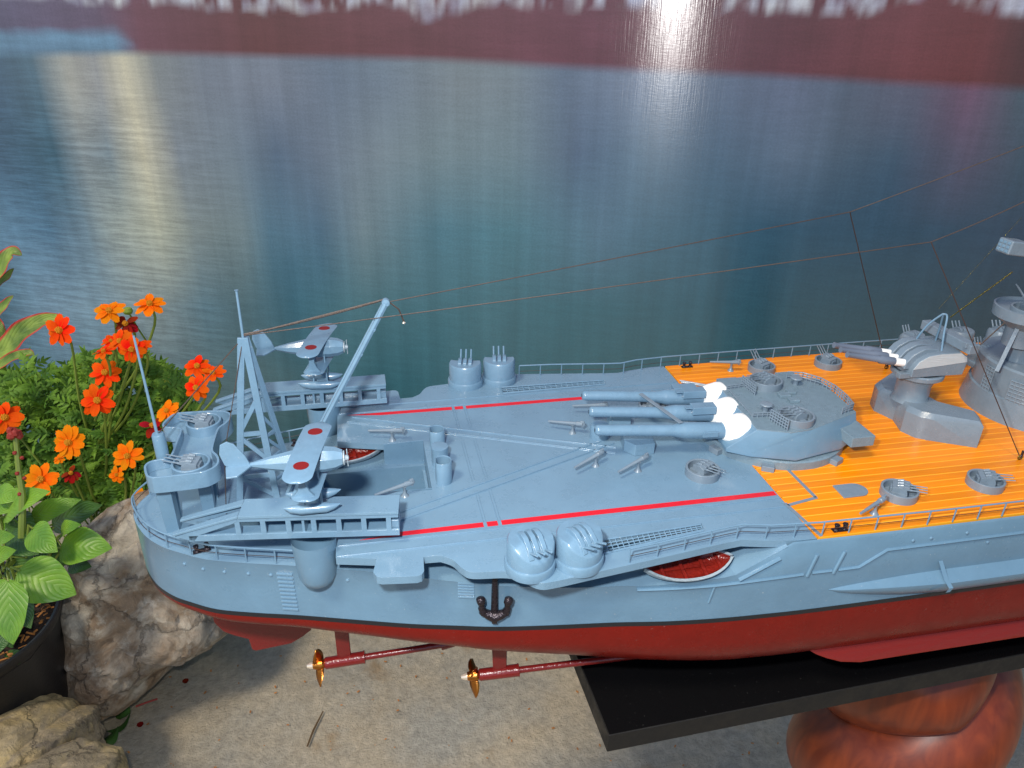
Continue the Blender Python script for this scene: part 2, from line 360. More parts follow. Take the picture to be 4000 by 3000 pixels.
# ---- hull
HW = [(-11.15,0),(-11.0,.65),(-10.65,1.4),(-10.1,2.25),(-9.3,3.05),(-8.5,3.58),(-7.3,4.25),(-5.6,4.78),(-3.8,5.25),(-1.5,5.93),(.9,6.63),(2.8,7.08),(4.7,7.5),(7.2,7.85),(9.7,8.15),(12,8.5),(14.2,8.72),(16.3,8.84),(19,8.93),(25,8.97),(32,8.97),(60,8.97)]
HP = [(p.x, p.y) for p in catmull([(a, b, 0) for a, b in HW], 4)]
HP = [(x, max(y, 0)) for x, y in HP]
hx = [p[0] for p in HP]; hy = [p[1] for p in HP]
def hw(x): return float(np.interp(x, hx, hy))
def ztop(x): return float(np.interp(x, [-11, 0, 4, 8, 11, 14.6, 16.3, 17.1, 60], [-1.1, -1.14, -1.55, -1.83, -1.85, -1.55, -.5, -.02, -.02]))
def hdep(x): return float(np.interp(x, [-11.2, -10.4, -9, -7, -4, 0, 5, 10, 15, 22, 60], [.15, .6, 1.0, 1.3, 1.5, 2.1, 3.1, 4.1, 4.6, 4.8, 4.8]))
def hexp(x): return float(np.interp(x, [-11, -6, 0, 8, 16, 60], [2.3, 2.8, 2.8, 3.0, 3.6, 4.0]))
sec = sorted(set([round(x, 3) for x in hx] + [15.0, 15.5, 16, 16.6, 17.1]))
def side(zs):   # zs: function x -> list of (y,z), mirrored into one open ring
    rings = []
    for x in sec:
        h = zs(x); rings.append([(x, -y, z) for y, z in h] + [(x, y, z) for y, z in h[::-1]])
    return rings
def upper(x):
    wv = hw(x); zt = ztop(x); tw = wv-.10*max(0, min(1, (x-14)/4))
    return [(tw, zt), (wv-.02, zt-.12 if zt > -.3 else zt-.04), (wv, (zt-3.87)/2), (wv, -3.87)]
hb = MB()
for sgn in (-1, 1):
    rings = [[(x, sgn*y, z) for y, z in upper(x)] for x in sec]
    hb.loft(rings, False, False, closed=False)
hb.build('upper_hull', 'ship_paint', ship, smooth=50)
bs = MB()
for sgn in (-1, 1):
    bs.loft([[(x, sgn*(hw(x)+.012), -3.86), (x, sgn*(hw(x)+.012), -4.10)] for x in sec], False, False, closed=False)
bs.build('boot_stripe', 'boot_black', ship)
lh = MB(); rings = []
for x in sec:
    wv, D, e = hw(x), hdep(x), hexp(x); half = [(wv, -3.9)]
    for k in range(13):
        t_ = pi/2*k/12; half.append((wv*max(cos(t_), 0)**(2/e), -4.08-D*sin(t_)**(2/e)))
    rings.append([(x, -y, z) for y, z in half]+[(x, y, z) for y, z in half[::-1][1:]])
lh.loft(rings, False, True, closed=False); lh.build('lower_hull', 'hull_red', ship, smooth=60)
# ---- lower deck with the aircraft well
ld = MB(); xs_ = [x for x in sec if x < 17]
for a, b in zip(xs_[:-1], xs_[1:]):
    za, zb = ztop(a)-.015, ztop(b)-.015; ya, yb = hw(a)-.01, hw(b)-.01
    inpit = a >= -3.2 and b <= 2.5
    strips = [(-1, -.25), (.25, 1)] if inpit else [(-1, -.25), (-.25, .25), (.25, 1)]
    for u, v_ in strips:
        f_ = lambda t_, y: (t_*6 if False else (y if t_ == 1 else -y if t_ == -1 else (1.5 if t_ > 0 else -1.5) if y > 1.5 else t_*y))
        ld.add([(a, f_(u, ya), za), (b, f_(u, yb), zb), (b, f_(v_, yb), zb), (a, f_(v_, ya), za)], [(0, 1, 2, 3)])
ld.build('stern_deck', 'deck_paint', ship)
pit = MB(); px0 = min(x for x in xs_ if x >= -3.2); px1 = 2.46
pit.add([(px0,-1.5,-1.1),(px1,-1.5,-1.1),(px1,1.5,-1.1),(px0,1.5,-1.1),(px0,-1.5,-3.4),(px1,-1.5,-3.4),(px1,1.5,-3.4),(px0,1.5,-3.4)],
        [(0,1,5,4),(1,2,6,5),(2,3,7,6),(3,0,4,7),(4,5,6,7)])
pit.build('hangar_well', 'ship_paint', ship)
# superstructure walls under the flight deck
iw = MB()
def wall(x0, y0, x1, y1, z0, z1, t_=.06):
    d = Vector((x1-x0, y1-y0, 0)); L = d.length; a = atan2(d.y, d.x)
    iw.box(0, L, -t_/2, t_/2, z0, z1, T(x0, y0, 0) @ RZ(a))
for s_ in (-1, 1):
    wall(.5, s_*5.7, 17, s_*6.9, -2.0, -.3)
    wall(.47, s_*2.2, .47, s_*5.7, -2, -.3); wall(.45, s_*2.15, 2.5, s_*2.2, -1.5, -.02)
wall(2.5, -2.3, 2.5, 2.25, -1.6, -.02)
iw.build('hangar_wall', 'ship_paint', ship)
# ---- flight deck slab
half = [(-1.87,2.8),(-1.87,6.45),(-.25,6.82),(-.42,7.6),(-.30,7.88),(-.1,7.98),(1.25,8.14),(1.45,8.08),(1.56,7.9),(1.62,7.02),(2.3,7.05)]
arc = clean_arc([(2.3,7.05),(2.75,7.4),(3.05,7.95),(3.45,8.3),(4.8,8.5),(5.45,8.95),(5.9,9.35),(6.5,9.4),(8.4,9.15),(10.9,8.82)], 5)
tail = [(14.2,8.36),(15.0,8.28),(15.9,8.5),(17.2,8.72),(18.2,8.76)]
near = [(x, -y) for x, y in half+arc[1:]+tail]
far = [(x, y) for x, y in half+arc[1:]+tail][::-1]
outer = near+[(18.2, 6.4), (19.6, 5.3), (20.5, 0), (18.6, -1.5), (18.15, -5.4)][0:0]+far+[(.47, 2.15), (2.46, 2.2), (2.46, -2.35), (.47, -2.2)]
g_near = [(8.95,-7.3),(13.7,-7.0),(13.62,-7.42),(8.9,-8.15)]
g_far = [(7.5,7.42),(7.5,6.62),(13.75,6.85),(13.85,7.35)]
fd = MB().prism(outer, -.36, 0, holes=[[tuple(p) for p in g_near], [tuple(p) for p in g_far]])
fd.build('flight_deck', 'deck_paint', ship, bevel=.07, seg=3)
def grating(q, name):
    g_ = MB(); q = [Vector((x, y, -.01)) for x, y in q]
    tl, tr, br, bl = q
    n_ = 19
    for i in range(n_+1):
        a, b = tl.lerp(tr, i/n_), bl.lerp(br, i/n_); g_.tube([a, b], .028, 4)
    for j in range(5):
        g_.tube([tl.lerp(bl, j/4), tr.lerp(br, j/4)], .028, 4)
    return g_.build(name, 'ship_paint_fine', ship)
grating(g_near, 'deck_grating')
grating([(7.5,7.42),(13.85,7.35),(13.75,6.85),(7.5,6.62)], 'deck_grating')
for q in (g_near, [(7.5,7.42),(13.85,7.35),(13.75,6.85),(7.5,6.62)]):
    MBf('tube', [(x, y, .03) for x, y in list(q)+[q[0]]], .05, 6).build('grating_rim', 'ship_paint_fine', ship)
# ---- deck rails
def strip(a, b, wd=.07, h=.05, name='deck_track', mt='ship_paint_fine'):
    a, b = Vector((*a, 0)), Vector((*b, 0)); d = b-a; M = T(a.x, a.y, 0) @ RZ(atan2(d.y, d.x))
    return MB().box(0, d.length, -wd/2, wd/2, -.02, h, M).build(name, mt, ship, bevel=.015)
for s_ in (-1, 1):
    strip((-1.8, s_*5.72), (18.1, s_*5.72), .16); strip((-1.8, s_*6.42), (18.1, s_*6.42), .09)
    for a, b in ((-1.35, 4.36), (4.52, 4.99), (5.16, 18.13)):
        if s_ < 0: a = max(a, -.9) if a < 0 else a
        y = s_*5.36
        pts = [(a, y-.16), (b, y-.16), (b, y+.16), (a, y+.16)]
        if a < 0: pts = [(a, y+.15*s_), (b, y+.16*s_), (b, y-.16*s_), (a+1.8, y-.12*s_)]
        MB().prism(pts if s_ < 0 or a >= 0 else pts[::-1], .004, .016).build('red_stripe', 'stripe_red', ship)
for x in (4.44, 5.08):
    for dx in (-.06, .06):
        for y0, y1 in ((-5.25, -2.75), (-2.0, 1.85), (2.6, 5.25)):
            strip((x+dx, y0), (x+dx, y1), .035, .025)
for s_ in (-1, 1):
    d = Vector((13.4, -s_*5.55)).normalized(); nrm = Vector((-d.y, d.x))
    for off in (-.26, .26):
        p0 = Vector((-1.25, s_*5.02))+nrm*off; p1 = Vector((12.0, -s_*.45))+nrm*off
        if s_ < 0: p0 = Vector((-.6, s_*4.75))+nrm*off
        strip(tuple(p0), tuple(p1), .09, .06)
        strip(tuple(p0+nrm*.09*(1 if off > 0 else -1)), tuple(p1+nrm*.09*(1 if off > 0 else -1)), .03, .025)
# ---- orange planked deck
ud = MB().prism([(18.3,-8.74),(60,-8.8),(60,8.8),(18.3,8.7)], -.3, .010); ud.build('deck_base', 'seam_highlight', ship)
MB().prism([(17.3,-8.74),(18.21,-8.77),(18.21,8.77),(17.3,8.74)], -.3, -.012).build('deck_joint', 'ship_paint', ship)
wood_poly = [(18.24,-8.76),(18.2,-5.35),(18.22,-2.0),(18.22,6.35),(18.32,8.7),(24,8.84),(60,8.9),(60,-8.9)]
def clip_y(poly, y, keep_above):
    out = []
    for i in range(len(poly)):
        a, b = poly[i], poly[(i+1) % len(poly)]
        ia, ib = (a[1] >= y) == keep_above, (b[1] >= y) == keep_above
        if ia: out.append(a)
        if ia != ib:
            t_ = (y-a[1])/(b[1]-a[1]); out.append((a[0]+t_*(b[0]-a[0]), y))
    return out
PW = .5; y = -8.75; gap = .024
while y < 8.86:
    p = clip_y(clip_y(wood_poly, y+gap, True), y+PW-gap, False)
    if len(p) >= 3:
        dz = rnd.uniform(-.004, .004)
        MB().prism(p, -.02, .02+dz).build('deck_plank', 'plank_wood', ship, bevel=.012, seg=1)
    y += PW
# grey strips on the planked deck
for a, b in (((19.75,-3.6),(19.8,-6.05)),((19.85,-6.05),(18.2,-6.38)),((18.15,-6.2),(18.45,-8.7))):
    d = Vector(b)-Vector(a); MB().box(0, d.length, -.08, .08, .018, .05, T(a[0], a[1], 0) @ RZ(atan2(d.y, d.x))).build('deck_strip', 'steel_paint', ship)
for a, b in (((18.3,6.3),(20.2,5.1)),):
    d = Vector(b)-Vector(a)
    for o_ in (-.1, .1): MB().tube([(a[0], a[1]+o_, .12), (b[0], b[1]+o_, .12)], .05, 6).build('deck_strip', 'steel_paint', ship)
hat = [(21.1,-5.33),(22.0,-5.33)]+[(22.05+.5*sin(t_), -5.83+.5*cos(t_)) for t_ in np.linspace(.1, pi-.1, 9)]+[(21.06,-6.34)]
MB().prism(hat, .018, .09).build('deck_hatch', 'steel_paint', ship, bevel=.02)

# ---- railings
def railing(path, h=.72, step=1.28, name='guard_rail', top='ship_paint_fine', wire=True, r=.035):
    g_ = MB(); P = [Vector(p) for p in path]; tops = [p+Vector((0, 0, h)) for p in P]
    g_.tube(tops, r*1.15, 6)
    L = [0]
    for a, b in zip(P[:-1], P[1:]): L.append(L[-1]+(b-a).length)
    n = max(1, round(L[-1]/step))
    posts = []
    for i in range(n+1):
        s = L[-1]*i/n
        k = min(len(P)-2, max(0, int(np.searchsorted(L, s, side='right'))-1)); t_ = (s-L[k])/max(1e-6, L[k+1]-L[k])
        posts.append(P[k].lerp(P[k+1], t_))
    rail = g_.build(name, top, ship)
    pm = MB(); pm.tube([(0, 0, 0), (0, 0, h)], r, 6)
    me = pm.mesh('rail_post', top)
    for p in posts: share('rail_post', me, rail, T(*p))
    if wire:
        MB().tube([p+Vector((0, 0, h*.48)) for p in P], .016, 5).build('rail_wire', 'dark_thread', rail)
    return rail
railing([(8.9,8.75,0),(10.9,8.62,0),(14.2,8.2,0),(15.1,8.12,0),(16.2,8.42,0),(18.3,8.6,0),(24,8.72,0),(31,8.8,0),(40,8.8,0)])
railing([(9.75,-8.86,0),(10.9,-8.72,0),(14.2,-8.24,0),(15.0,-8.16,0),(16.1,-8.42,0),(18.3,-8.62,0),(24,-8.75,0),(31,-8.8,0),(40,-8.8,0)])
stern = [(x, y) for x, y in HP if x < -2.9]
railing([(x+.05, -max(y-.08, 0), -1.1) for x, y in stern[::-1] if y > .0]+[(-11.05, 0, -1.1)]+[(x+.05, max(y-.08, 0), -1.1) for x, y in stern if y > 0], step=1.3)
# ---- bollards
bo = MB()
for dx in (-.28, .28):
    bo.lathe([(.0,.42),(.15,.42),(.17,.36),(.12,.28),(.11,.1),(.17,.03),(.17,0)], 12, T(dx, 0, .05))
bo.box(-.5, .5, -.17, .17, 0, .06)
bome = bo.mesh('bollard', 'black_cast')
for x, y, z, a in ((-7.6,-3.62,-1.1,.25),(-4.0,4.6,-1.1,-.3),(19.6,8.35,.02,0),(19.5,-8.45,.02,0)):
    share('bollard', bome, ship, T(x, y, z) @ RZ(a) @ Matrix.Diagonal((.72, .72, .72, 1)))
# ---- portholes, rungs, cable strips on the hull
pmh = MB().lathe([(.0,.045),(.05,.04),(.075,.02),(.08,-.03)], 12).mesh('porthole', 'ship_paint_fine')
def onhull(x, z, s_=-1):
    e = .05; n = Vector((-(hw(x+e)-hw(x-e))/(2*e)*1.0, 1, 0)).normalized()
    return Vector((x, s_*hw(x), z)), Vector((n.x, s_*n.y, 0))
def hullM(x, z, s_=-1):
    p, n = onhull(x, z, s_); t_ = Vector((-n.y, n.x, 0)) if s_ < 0 else Vector((n.y, -n.x, 0)); t_ = t_ if t_.x > 0 else -t_
    m_ = Matrix((t_, t_.cross(n)*1, n)).transposed().to_4x4()
    if m_.determinant() < 0: m_ = Matrix((t_, -t_.cross(n), n)).transposed().to_4x4()
    m_.translation = p; return m_
for x in (-8.42,-7.58,-6.67,-5.66,-4.72,-1.54): share('porthole', pmh, ship, hullM(x, -1.7))
for x, z in ((22.9,-.62),(23.8,-.6),(25.6,-.55),(26.9,-1.25),(32,-1.2)): share('porthole', pmh, ship, hullM(x, z))
rg = MB().box(-.34, .34, -.035, .035, -.03, .06).mesh('ladder_rung', 'ship_paint_fine')
for i in range(10): share('ladder_rung', rg, ship, hullM(-4.13+.005*i, -1.6-.215*i))
for i in range(6): share('ladder_rung', rg, ship, hullM(3.32, -1.5-.15*i) @ Matrix.Diagonal((1, .6, .7, 1)))
def cable(pts, wd=.06):
    P = []
    for (x0, z0), (x1, z1) in zip(pts[:-1], pts[1:]):
        n = max(2, int(abs(x1-x0)/.6)+1)
        for i in range(n): t_ = i/n; P.append((x0+(x1-x0)*t_, z0+(z1-z0)*t_))
    P.append(pts[-1]); Q = []
    for x, z in P: p, n = onhull(x, z); Q.append(p+n*.015)
    MB().tube(Q, wd, 6).build('hull_cable', 'ship_paint', ship)
cable([(10.5,-2.05),(13.8,-1.98),(17.85,-1.78)], .07); cable([(13.85,-2.0),(13.7,-2.9)], .05)
cable([(18.25,-1.75),(19.2,-1.75)], .07); cable([(19.5,-1.75),(20.5,-1.74),(21.7,-.95),(28.7,-.92),(40,-.9)], .07)
cable([(18.05,-1.9),(18.3,-.75)], .08); cable([(19.3,-1.9),(19.6,-.75)], .08); cable([(14.9,-1.75),(16.6,-.75)], .09)
# torpedo bulge
tb = MB(); rings = []
for x in [19.3,19.8,20.5,21.5,23,25,27,30,34,40,50,60]:
    k = max(.002, min(1, (x-19.3)/6)) ** .65; b_ = .56*k; y0 = hw(x)-.015*k; q_ = min(1, k*1.15)
    rings.append([(x, -(y0+dy*b_), -2.85+dz*q_) for dy, dz in ((0,.34),(.85,.05),(1,-.05),(.98,-.2),(.84,-.45),(.58,-.7),(.28,-.9),(0,-1.0))])
tb.loft(rings, False, False, closed=False); tb.build('torpedo_bulge', 'ship_paint', ship, smooth=28)
MB().loft([[(24.55+dx,-9.0,-1.95),(24.75+dx,-9.45,-2.75),(24.85+dx,-9.72,-2.98),(24.75+dx,-9.7,-3.22),(24.3+dx,-9.35,-3.62)] for dx in (0, .22)], False, False, closed=False).build('hull_cable', 'ship_paint', ship)
# bilge keel
bk = MB(); rings = []
for x in [19.7,20.0,20.5,21.2,22.2,25,30,36,45,60]:
    k = min(1, max(0.02, (x-19.7)/2.0))**.6
    z0 = -7.2; rings.append([(x, -8.2, z0+.05), (x, -8.2-.62*k, z0-.55*k), (x, -8.2-.68*k, z0-.68*k), (x, -8.15-.62*k, z0-.8*k), (x, -7.6, z0-.6)])
bk.loft(rings, True, True); bk.build('bilge_keel', 'keel_red', ship, smooth=30, bevel=.05)
# rudder
rud = [(-8.75,-4.6),(-8.7,-8.35),(-8.36,-9.0),(-7.9,-9.35),(-7.2,-9.75),(-7.12,-10.5),(-6.95,-10.65),(-5.1,-10.45),(-4.5,-10.1),(-4.0,-9.7),(-4.0,-4.6)]
rm = MB().prism(rud, -.13, .13, M=RX(pi/2)); rm.build('rudder', 'shaft_red', ship, bevel=.06)
# shafts, struts, propellers
def blade_mesh():
    b_ = MB(); rings = []
    for i, r in enumerate(np.linspace(.16, 1.08, 8)):
        t_ = i/7; wd = .34*sin(pi*min(1, .22+.72*t_))**.8*(1 if t_ < .97 else .35); tw = .95-.5*t_
        ring = []
        for a, th in ((-1, 0), (-.4, .035), (.4, .035), (1, 0), (.4, -.035), (-.4, -.035)):
            ring.append((a*wd*sin(tw)+th, a*wd*cos(tw), r))
        rings.append(ring)
    b_.loft(rings); return b_.mesh('blade', 'bronze', 180)
BLD = blade_mesh()
def shaft_set(P, Q, hub_rot, strut_x, yin):
    P, Q = Vector(P), Vector(Q); d = (Q-P).normalized(); L = (Q-P).length
    M = d.to_track_quat('X', 'Z').to_matrix().to_4x4(); M.translation = P
    MB().tube([P+d*2.2, Q], .17, 12).build('propeller_shaft', 'shaft_red', ship)
    MB().lathe([(.0,.25),(.24,.25),(.3,.32),(.31,2.2),(.33,2.2),(.33,2.26),(.17,2.3)], 20, M @ RY(pi/2)).build('shaft_boss', 'shaft_red', ship)
    MB().lathe([(.1,-.62),(.17,-.45),(.2,-.3)], 14, M @ RY(pi/2)).build('shaft_nut', 'bright_tip', ship)
    h = MB().lathe([(.0,-.32),(.2,-.32),(.26,-.15),(.28,.15),(.2,.27),(0,.27)], 18, M @ RY(pi/2)).build('propeller', 'bronze', ship)
    for k in range(3): share('blade', BLD, h, M @ RX(hub_rot+2*pi*k/3))
    s0 = P+d*strut_x
    for yy in yin:
        e = Vector((s0.x, yy, -5.0)); a = s0
        rr = [[p+Vector((dx, dy, 0)) for dx, dy in ((-.34, 0), (-.12, .1), (.3, .07), (.34, 0), (.3, -.07), (-.12, -.1))] for p in (a+Vector((0, 0, .1)), e)]
        MB().loft(rr).build('shaft_strut', 'shaft_red', ship, smooth=50)
    f_ = MB().tube([Q-d*.5, Q+d*2.6+Vector((0, 0, .35))], [.28, .1], 12, flat=(1, 1)); f_.build('shaft_fairing', 'shaft_red', ship)
shaft_set((3.98,-4.8,-9.55), (13.2,-5.6,-8.95), radians(150), 1.3, (-4.9, -3.6))
shaft_set((-3.5,-2.6,-9.65), (3.1,-2.9,-9.15), radians(5), 1.25, (-2.7,))
shaft_set((3.98,4.8,-9.55), (13.2,5.6,-8.95), radians(40), 1.3, (4.9, 3.6))
shaft_set((-3.5,2.6,-9.65), (3.1,2.9,-9.15), radians(70), 1.25, (2.7,))
# anchor
an = MB(); A = hullM(4.5, 0) @ T(0, 0, .12) @ Matrix.Diagonal((.9, 1, .9, 1))
def hp(x, z, d=.0): return A @ Vector((x, z, d))
an.tube([hp(0,-1.0), hp(0,-3.2)], [.13,.17], 8); an.build('anchor', 'black_cast', ship, smooth=60)
an = MB()
an.tube([hp(-.66,-2.8,.06), hp(-.35,-2.98,.06), hp(0,-3.12,.1), hp(.35,-2.98,.06), hp(.66,-2.8,.06)], [.14,.2,.25,.2,.14], 10)
for s_ in (-1, 1):
    an.tube([hp(s_*.5,-2.9,.06), hp(s_*.62,-2.6,.1), hp(s_*.58,-2.35,.14)], [.2,.15,.12], 8)
    an.tube([hp(s_*.58,-2.42,.12), hp(s_*.62,-2.2,.22), hp(s_*.66,-2.0,.24), hp(s_*.66,-1.93,.22)], [.1,.19,.19,.09], 10)
an.tube([hp(-.12,-3.3,.08), hp(.12,-3.3,.08)], [.16,.16], 8)
an.build('anchor_flukes', 'black_cast', ship, smooth=60)

# ---- small guns etc: anti aircraft gun in a round tub
def aa_mount_meshes():
    b_ = MB()
    b_.box(-.34,.34,-.36,.36,.0,.3); b_.prism([(-.34,.3),(.34,.3),(.28,.5),(.05,.62),(-.34,.52)], -.36, .36, M=RX(pi/2))
    b_.box(-.42,-.3,-.2,.2,.1,.42)
    for yy in (-.24, 0, .24): b_.box(-.1,.36,yy-.07,yy+.07,.5,.68); b_.tube([(-.15,yy,.62),(.1,yy,.7)],.07,6)
    b_.box(.0,.3,-.62,-.36,.05,.25); b_.box(-.2,.1,.36,.6,.05,.25)
    br = MB().tube([(0,0,0),(.15,0,0),(.2,0,0),(.78,0,0),(.8,0,0)], [.05,.05,.032,.024,.035], 8)
    return b_.mesh('gun_mount', 'steel_paint'), br.mesh('gun_barrel', 'steel_paint')
AAM, AAB = aa_mount_meshes()
def tub_mesh(R, h, mt):
    return MB().lathe([(R,0),(R,h*.96),(R-.02,h),(R-.09,h),(R-.11,h*.96),(R-.11,.04),(0,.04)], 40).mesh('gun_tub', mt)
TUBS = {}
def aa_gun(x, y, z, R, h, heading, elev, tilt=0, sc=1., mt='steel_paint'):
    k_ = (R, h, mt)
    if k_ not in TUBS: TUBS[k_] = tub_mesh(R, h, mt)
    M = T(x, y, z); t_ = share('anti_aircraft_gun', TUBS[k_], ship, M)
    G = M @ T(0, 0, .03) @ RZ(heading) @ Matrix.Diagonal((sc, sc, sc, 1))
    share('gun_mount', AAM, t_, G, bevel=.015)
    for yy in (-.24, 0, .24): share('gun_barrel', AAB, t_, G @ T(.3, yy, .52) @ RY(-elev))
    return t_
R_ = radians
aa_gun(23.72,-6.55,.02,.82,.42,R_(-38),R_(6)); aa_gun(28.4,-6.5,.02,.82,.42,R_(-28),R_(6))
aa_gun(24.0,7.1,.02,.82,.42,R_(115),R_(48)); aa_gun(28.6,7.1,.02,.82,.42,R_(115),R_(48))
aa_gun(15.4,-3.3,.0,.82,.42,R_(-62),R_(10)); aa_gun(15.4,3.3,.0,.82,.42,R_(62),R_(10))

# covered twin mounts at the deck edge
def covered(x, y, s_, rot=0, parent_z=0, steep=50, mt='ship_paint_fine', sc=1.):
    M = T(x, y, parent_z) @ RZ(rot if s_ < 0 else pi+rot) @ Matrix.Diagonal((sc, sc, sc, 1))      # barrels toward local -y
    a = MB().lathe([(1.02,-.05),(1.04,.3),(1.0,.38),(0,.38)], 40).build('covered_gun', mt, ship, M)
    d = MB(); rings = []; N = 40
    def ztopf(px_, py_): return min(1.42, 1.5+.62*(py_+.15)) if py_ < -.15 else 1.42
    bot = []; mid = []; top = []; cen = []
    for k in range(N):
        an_ = 2*pi*k/N; cx, cy = .95*cos(an_), .95*sin(an_)
        bot.append((cx, cy, .3)); zt = 1.42 if cy > -.35 else max(.85, 1.42-(-.35-cy)*.9)
        mid.append((cx, cy, zt-.1)); top.append((cx*.93, cy*.93, zt))
    rings = [bot, mid, top, [(p[0]*.5, p[1]*.5, 1.42 if p[1]*.5 > -.35 else 1.38) for p in top]]
    d.loft(rings, False, True); d.build('gun_house', mt, a, M, smooth=45)
    for xx in (-.3, 0, .3):
        c = MB().prism([(-.75,.85),(.45,1.40),(.42,1.52),(.2,1.62),(-.2,1.60),(-.6,1.34),(-.82,1.0)], xx-.105, xx+.105, M=Matrix(((0,0,1,0),(1,0,0,0),(0,1,0,0),(0,0,0,1))))
        c.build('gun_slot_cover', mt, a, M, bevel=.03)
        e = R_(steep); MB().tube([(xx, -.5, 1.15), (xx, -.5-.8*cos(e), 1.15+.8*sin(e))], [.05, .055], 8).build('gun_barrel', mt, a, M)
    return a
covered(5.75,-8.35,-1,R_(12),0,28); covered(7.75,-8.35,-1,R_(22),0,28)
covered(5.55,8.3,1,R_(-12),0,58); covered(7.6,8.45,1,R_(-8),0,58)

# ---- small tapered deck guns on stands
def deck_gun(m_, b_, st, z0=.0, mt='steel_paint'):
    m_, b_ = Vector((*m_, z0+.5)), Vector((*b_, z0+.62)); st = Vector((*st, z0))
    c = st.copy(); c.z = z0+.5; ax = (b_-m_).normalized(); c = m_+ax*max(.5, min((b_-m_).length-.3, (c-m_).dot(ax)))
    g_ = MB().tube([m_, m_.lerp(b_, .8), m_.lerp(b_, .82), b_], [.055, .1, .13, .12], 10).build('deck_gun', mt, ship)
    MB().tube([b_-ax*.12+Vector((0,0,.13)), b_+ax*.03+Vector((0,0,.13)), b_+ax*.08, b_-ax*.02+Vector((0,0,-.16))], .07, 8).build('gun_breech', mt, g_)
    MB().lathe([(.2,0),(.15,.06),(.07,.2),(.07,.42),(.12,.5),(0,.52)], 12, T(c.x, c.y, z0)).build('gun_stand', mt, g_)
    return g_
for m_, b_, s_ in (((-.28,2.77),(1.48,2.29),(.95,2.56)),((-.17,-3.04),(1.54,-2.49),(1.19,-2.59)),((9.08,2.2),(10.74,1.38),(10.26,1.56)),
                   ((9.23,-2.41),(10.91,-1.44),(10.47,-1.5)),((11.18,-3.11),(12.94,-2.18),(12.4,-2.34)),((10.81,3.65),(12.59,3.26),(12.2,3.3))):
    deck_gun(m_, b_, s_)
deck_gun((20.84,7.84),(22.5,7.25),(22.1,7.38), .02); deck_gun((20.59,-8.11),(22.23,-7.41),(21.73,-7.6), .02)
# ventilators
def vent(x, y, h, R=.42, capped=False):
    pr = [(R,0),(R,h),(R-.05,h+.01),(0,h+.01)] if capped else [(R,0),(R,h),(R-.02,h+.02),(R-.05,h),(R-.05,.1),(0,.1)]
    v_ = MB()
    rings = []
    for r, z in pr:
        ring = []
        for k in range(28):
            a = 2*pi*k/28; cx, cy = r*cos(a), r*sin(a); cx = max(cx, -r*.82); ring.append((x+cx, y+cy, z))
        rings.append(ring)
    v_.loft(rings, False, True); return v_.build('ventilator', 'ship_paint_fine', ship, smooth=50)
vent(3.05,-1.72,1.15); vent(3.05,-.1,.95,.44,True); vent(3.1,1.55,.95)
# deck boxes between the guns
MB().prism([(12.5,.4),(12.35,-.6),(12.75,-1.15),(13.8,-1.1),(14.0,.2)], 0, .62).build('deck_box', 'deck_paint', ship, bevel=.03)
MB().prism([(12.4,2.4),(12.4,1.9),(13.6,1.8),(13.7,2.3)], 0, .6).build('deck_box', 'deck_paint', ship, bevel=.08)
MB().lathe([(.5,0),(.5,.65),(.44,.75),(0,.78)], 24, T(11.55, 1.0, 0)).build('ventilator', 'ship_paint_fine', ship)

# ---- main turret
TP = T(20.6, 0, 0)
tur = MB().lathe([(3.8,-.02),(3.8,.42),(3.72,.48),(0,.48)], 72, TP).build('main_turret', 'turret_top_paint', ship)
for a in (-158, -118, -62, -25, 35, 75, 120, 160):
    MB().box(3.7,4.15,-.3,.3,0,.3, TP @ RZ(R_(a))).build('barbette_bracket', 'steel_paint', tur, bevel=.03)
top = [(18.25,-2.75),(19.7,-3.3),(21.0,-3.15),(22.7,-2.5),(24.15,-1.95),(24.35,1.75),(23.5,2.35),(21.2,2.9),(19.55,2.75),(18.45,2.0)]
bot = [(17.0,-2.35),(17.95,-3.0),(20.0,-3.75),(22.8,-3.15),(24.3,-2.2),(24.45,2.1),(23.2,3.2),(20.2,3.6),(18.2,3.0),(17.4,2.3)]
# resample loops to the same count so that they loft cleanly
ring0 = [(x, y, .55) for x, y in bot]; ring1 = [(x, y, .75) for x, y in bot]; ring2 = [(x, y, 1.9) for x, y in top]
MB().loft([ring0, ring1, ring2], True, False).build('turret_house', 'ship_paint', tur, bevel=.04)
MB().loft([[(x, y, 1.88) for x, y in top], [(x, y, 1.94) for x, y in top]], False, True).build('turret_roof', 'turret_top_paint', tur, bevel=.02)
# rangefinder ears
def ear(x0, x1, y0, y1): return MB().box(x0, x1, y0, y1, .95, 1.45, None).build('rangefinder_arm', 'turret_top_paint', tur, bevel=.03)
MB().prism([(22.9,-2.2),(24.2,-2.0),(24.2,-3.65),(22.95,-3.65)], .95, 1.5).build('rangefinder_arm', 'turret_top_paint', tur, bevel=.03)
MB().prism([(22.9,2.3),(24.0,2.3),(24.0,3.9),(22.9,3.9)], .95, 1.5).build('rangefinder_arm', 'turret_top_paint', tur, bevel=.03)
MB().prism([(19.2,2.4),(20.4,2.4),(20.4,3.7),(19.2,3.7)], .95, 1.5).build('rangefinder_arm', 'turret_top_paint', tur, bevel=.03)
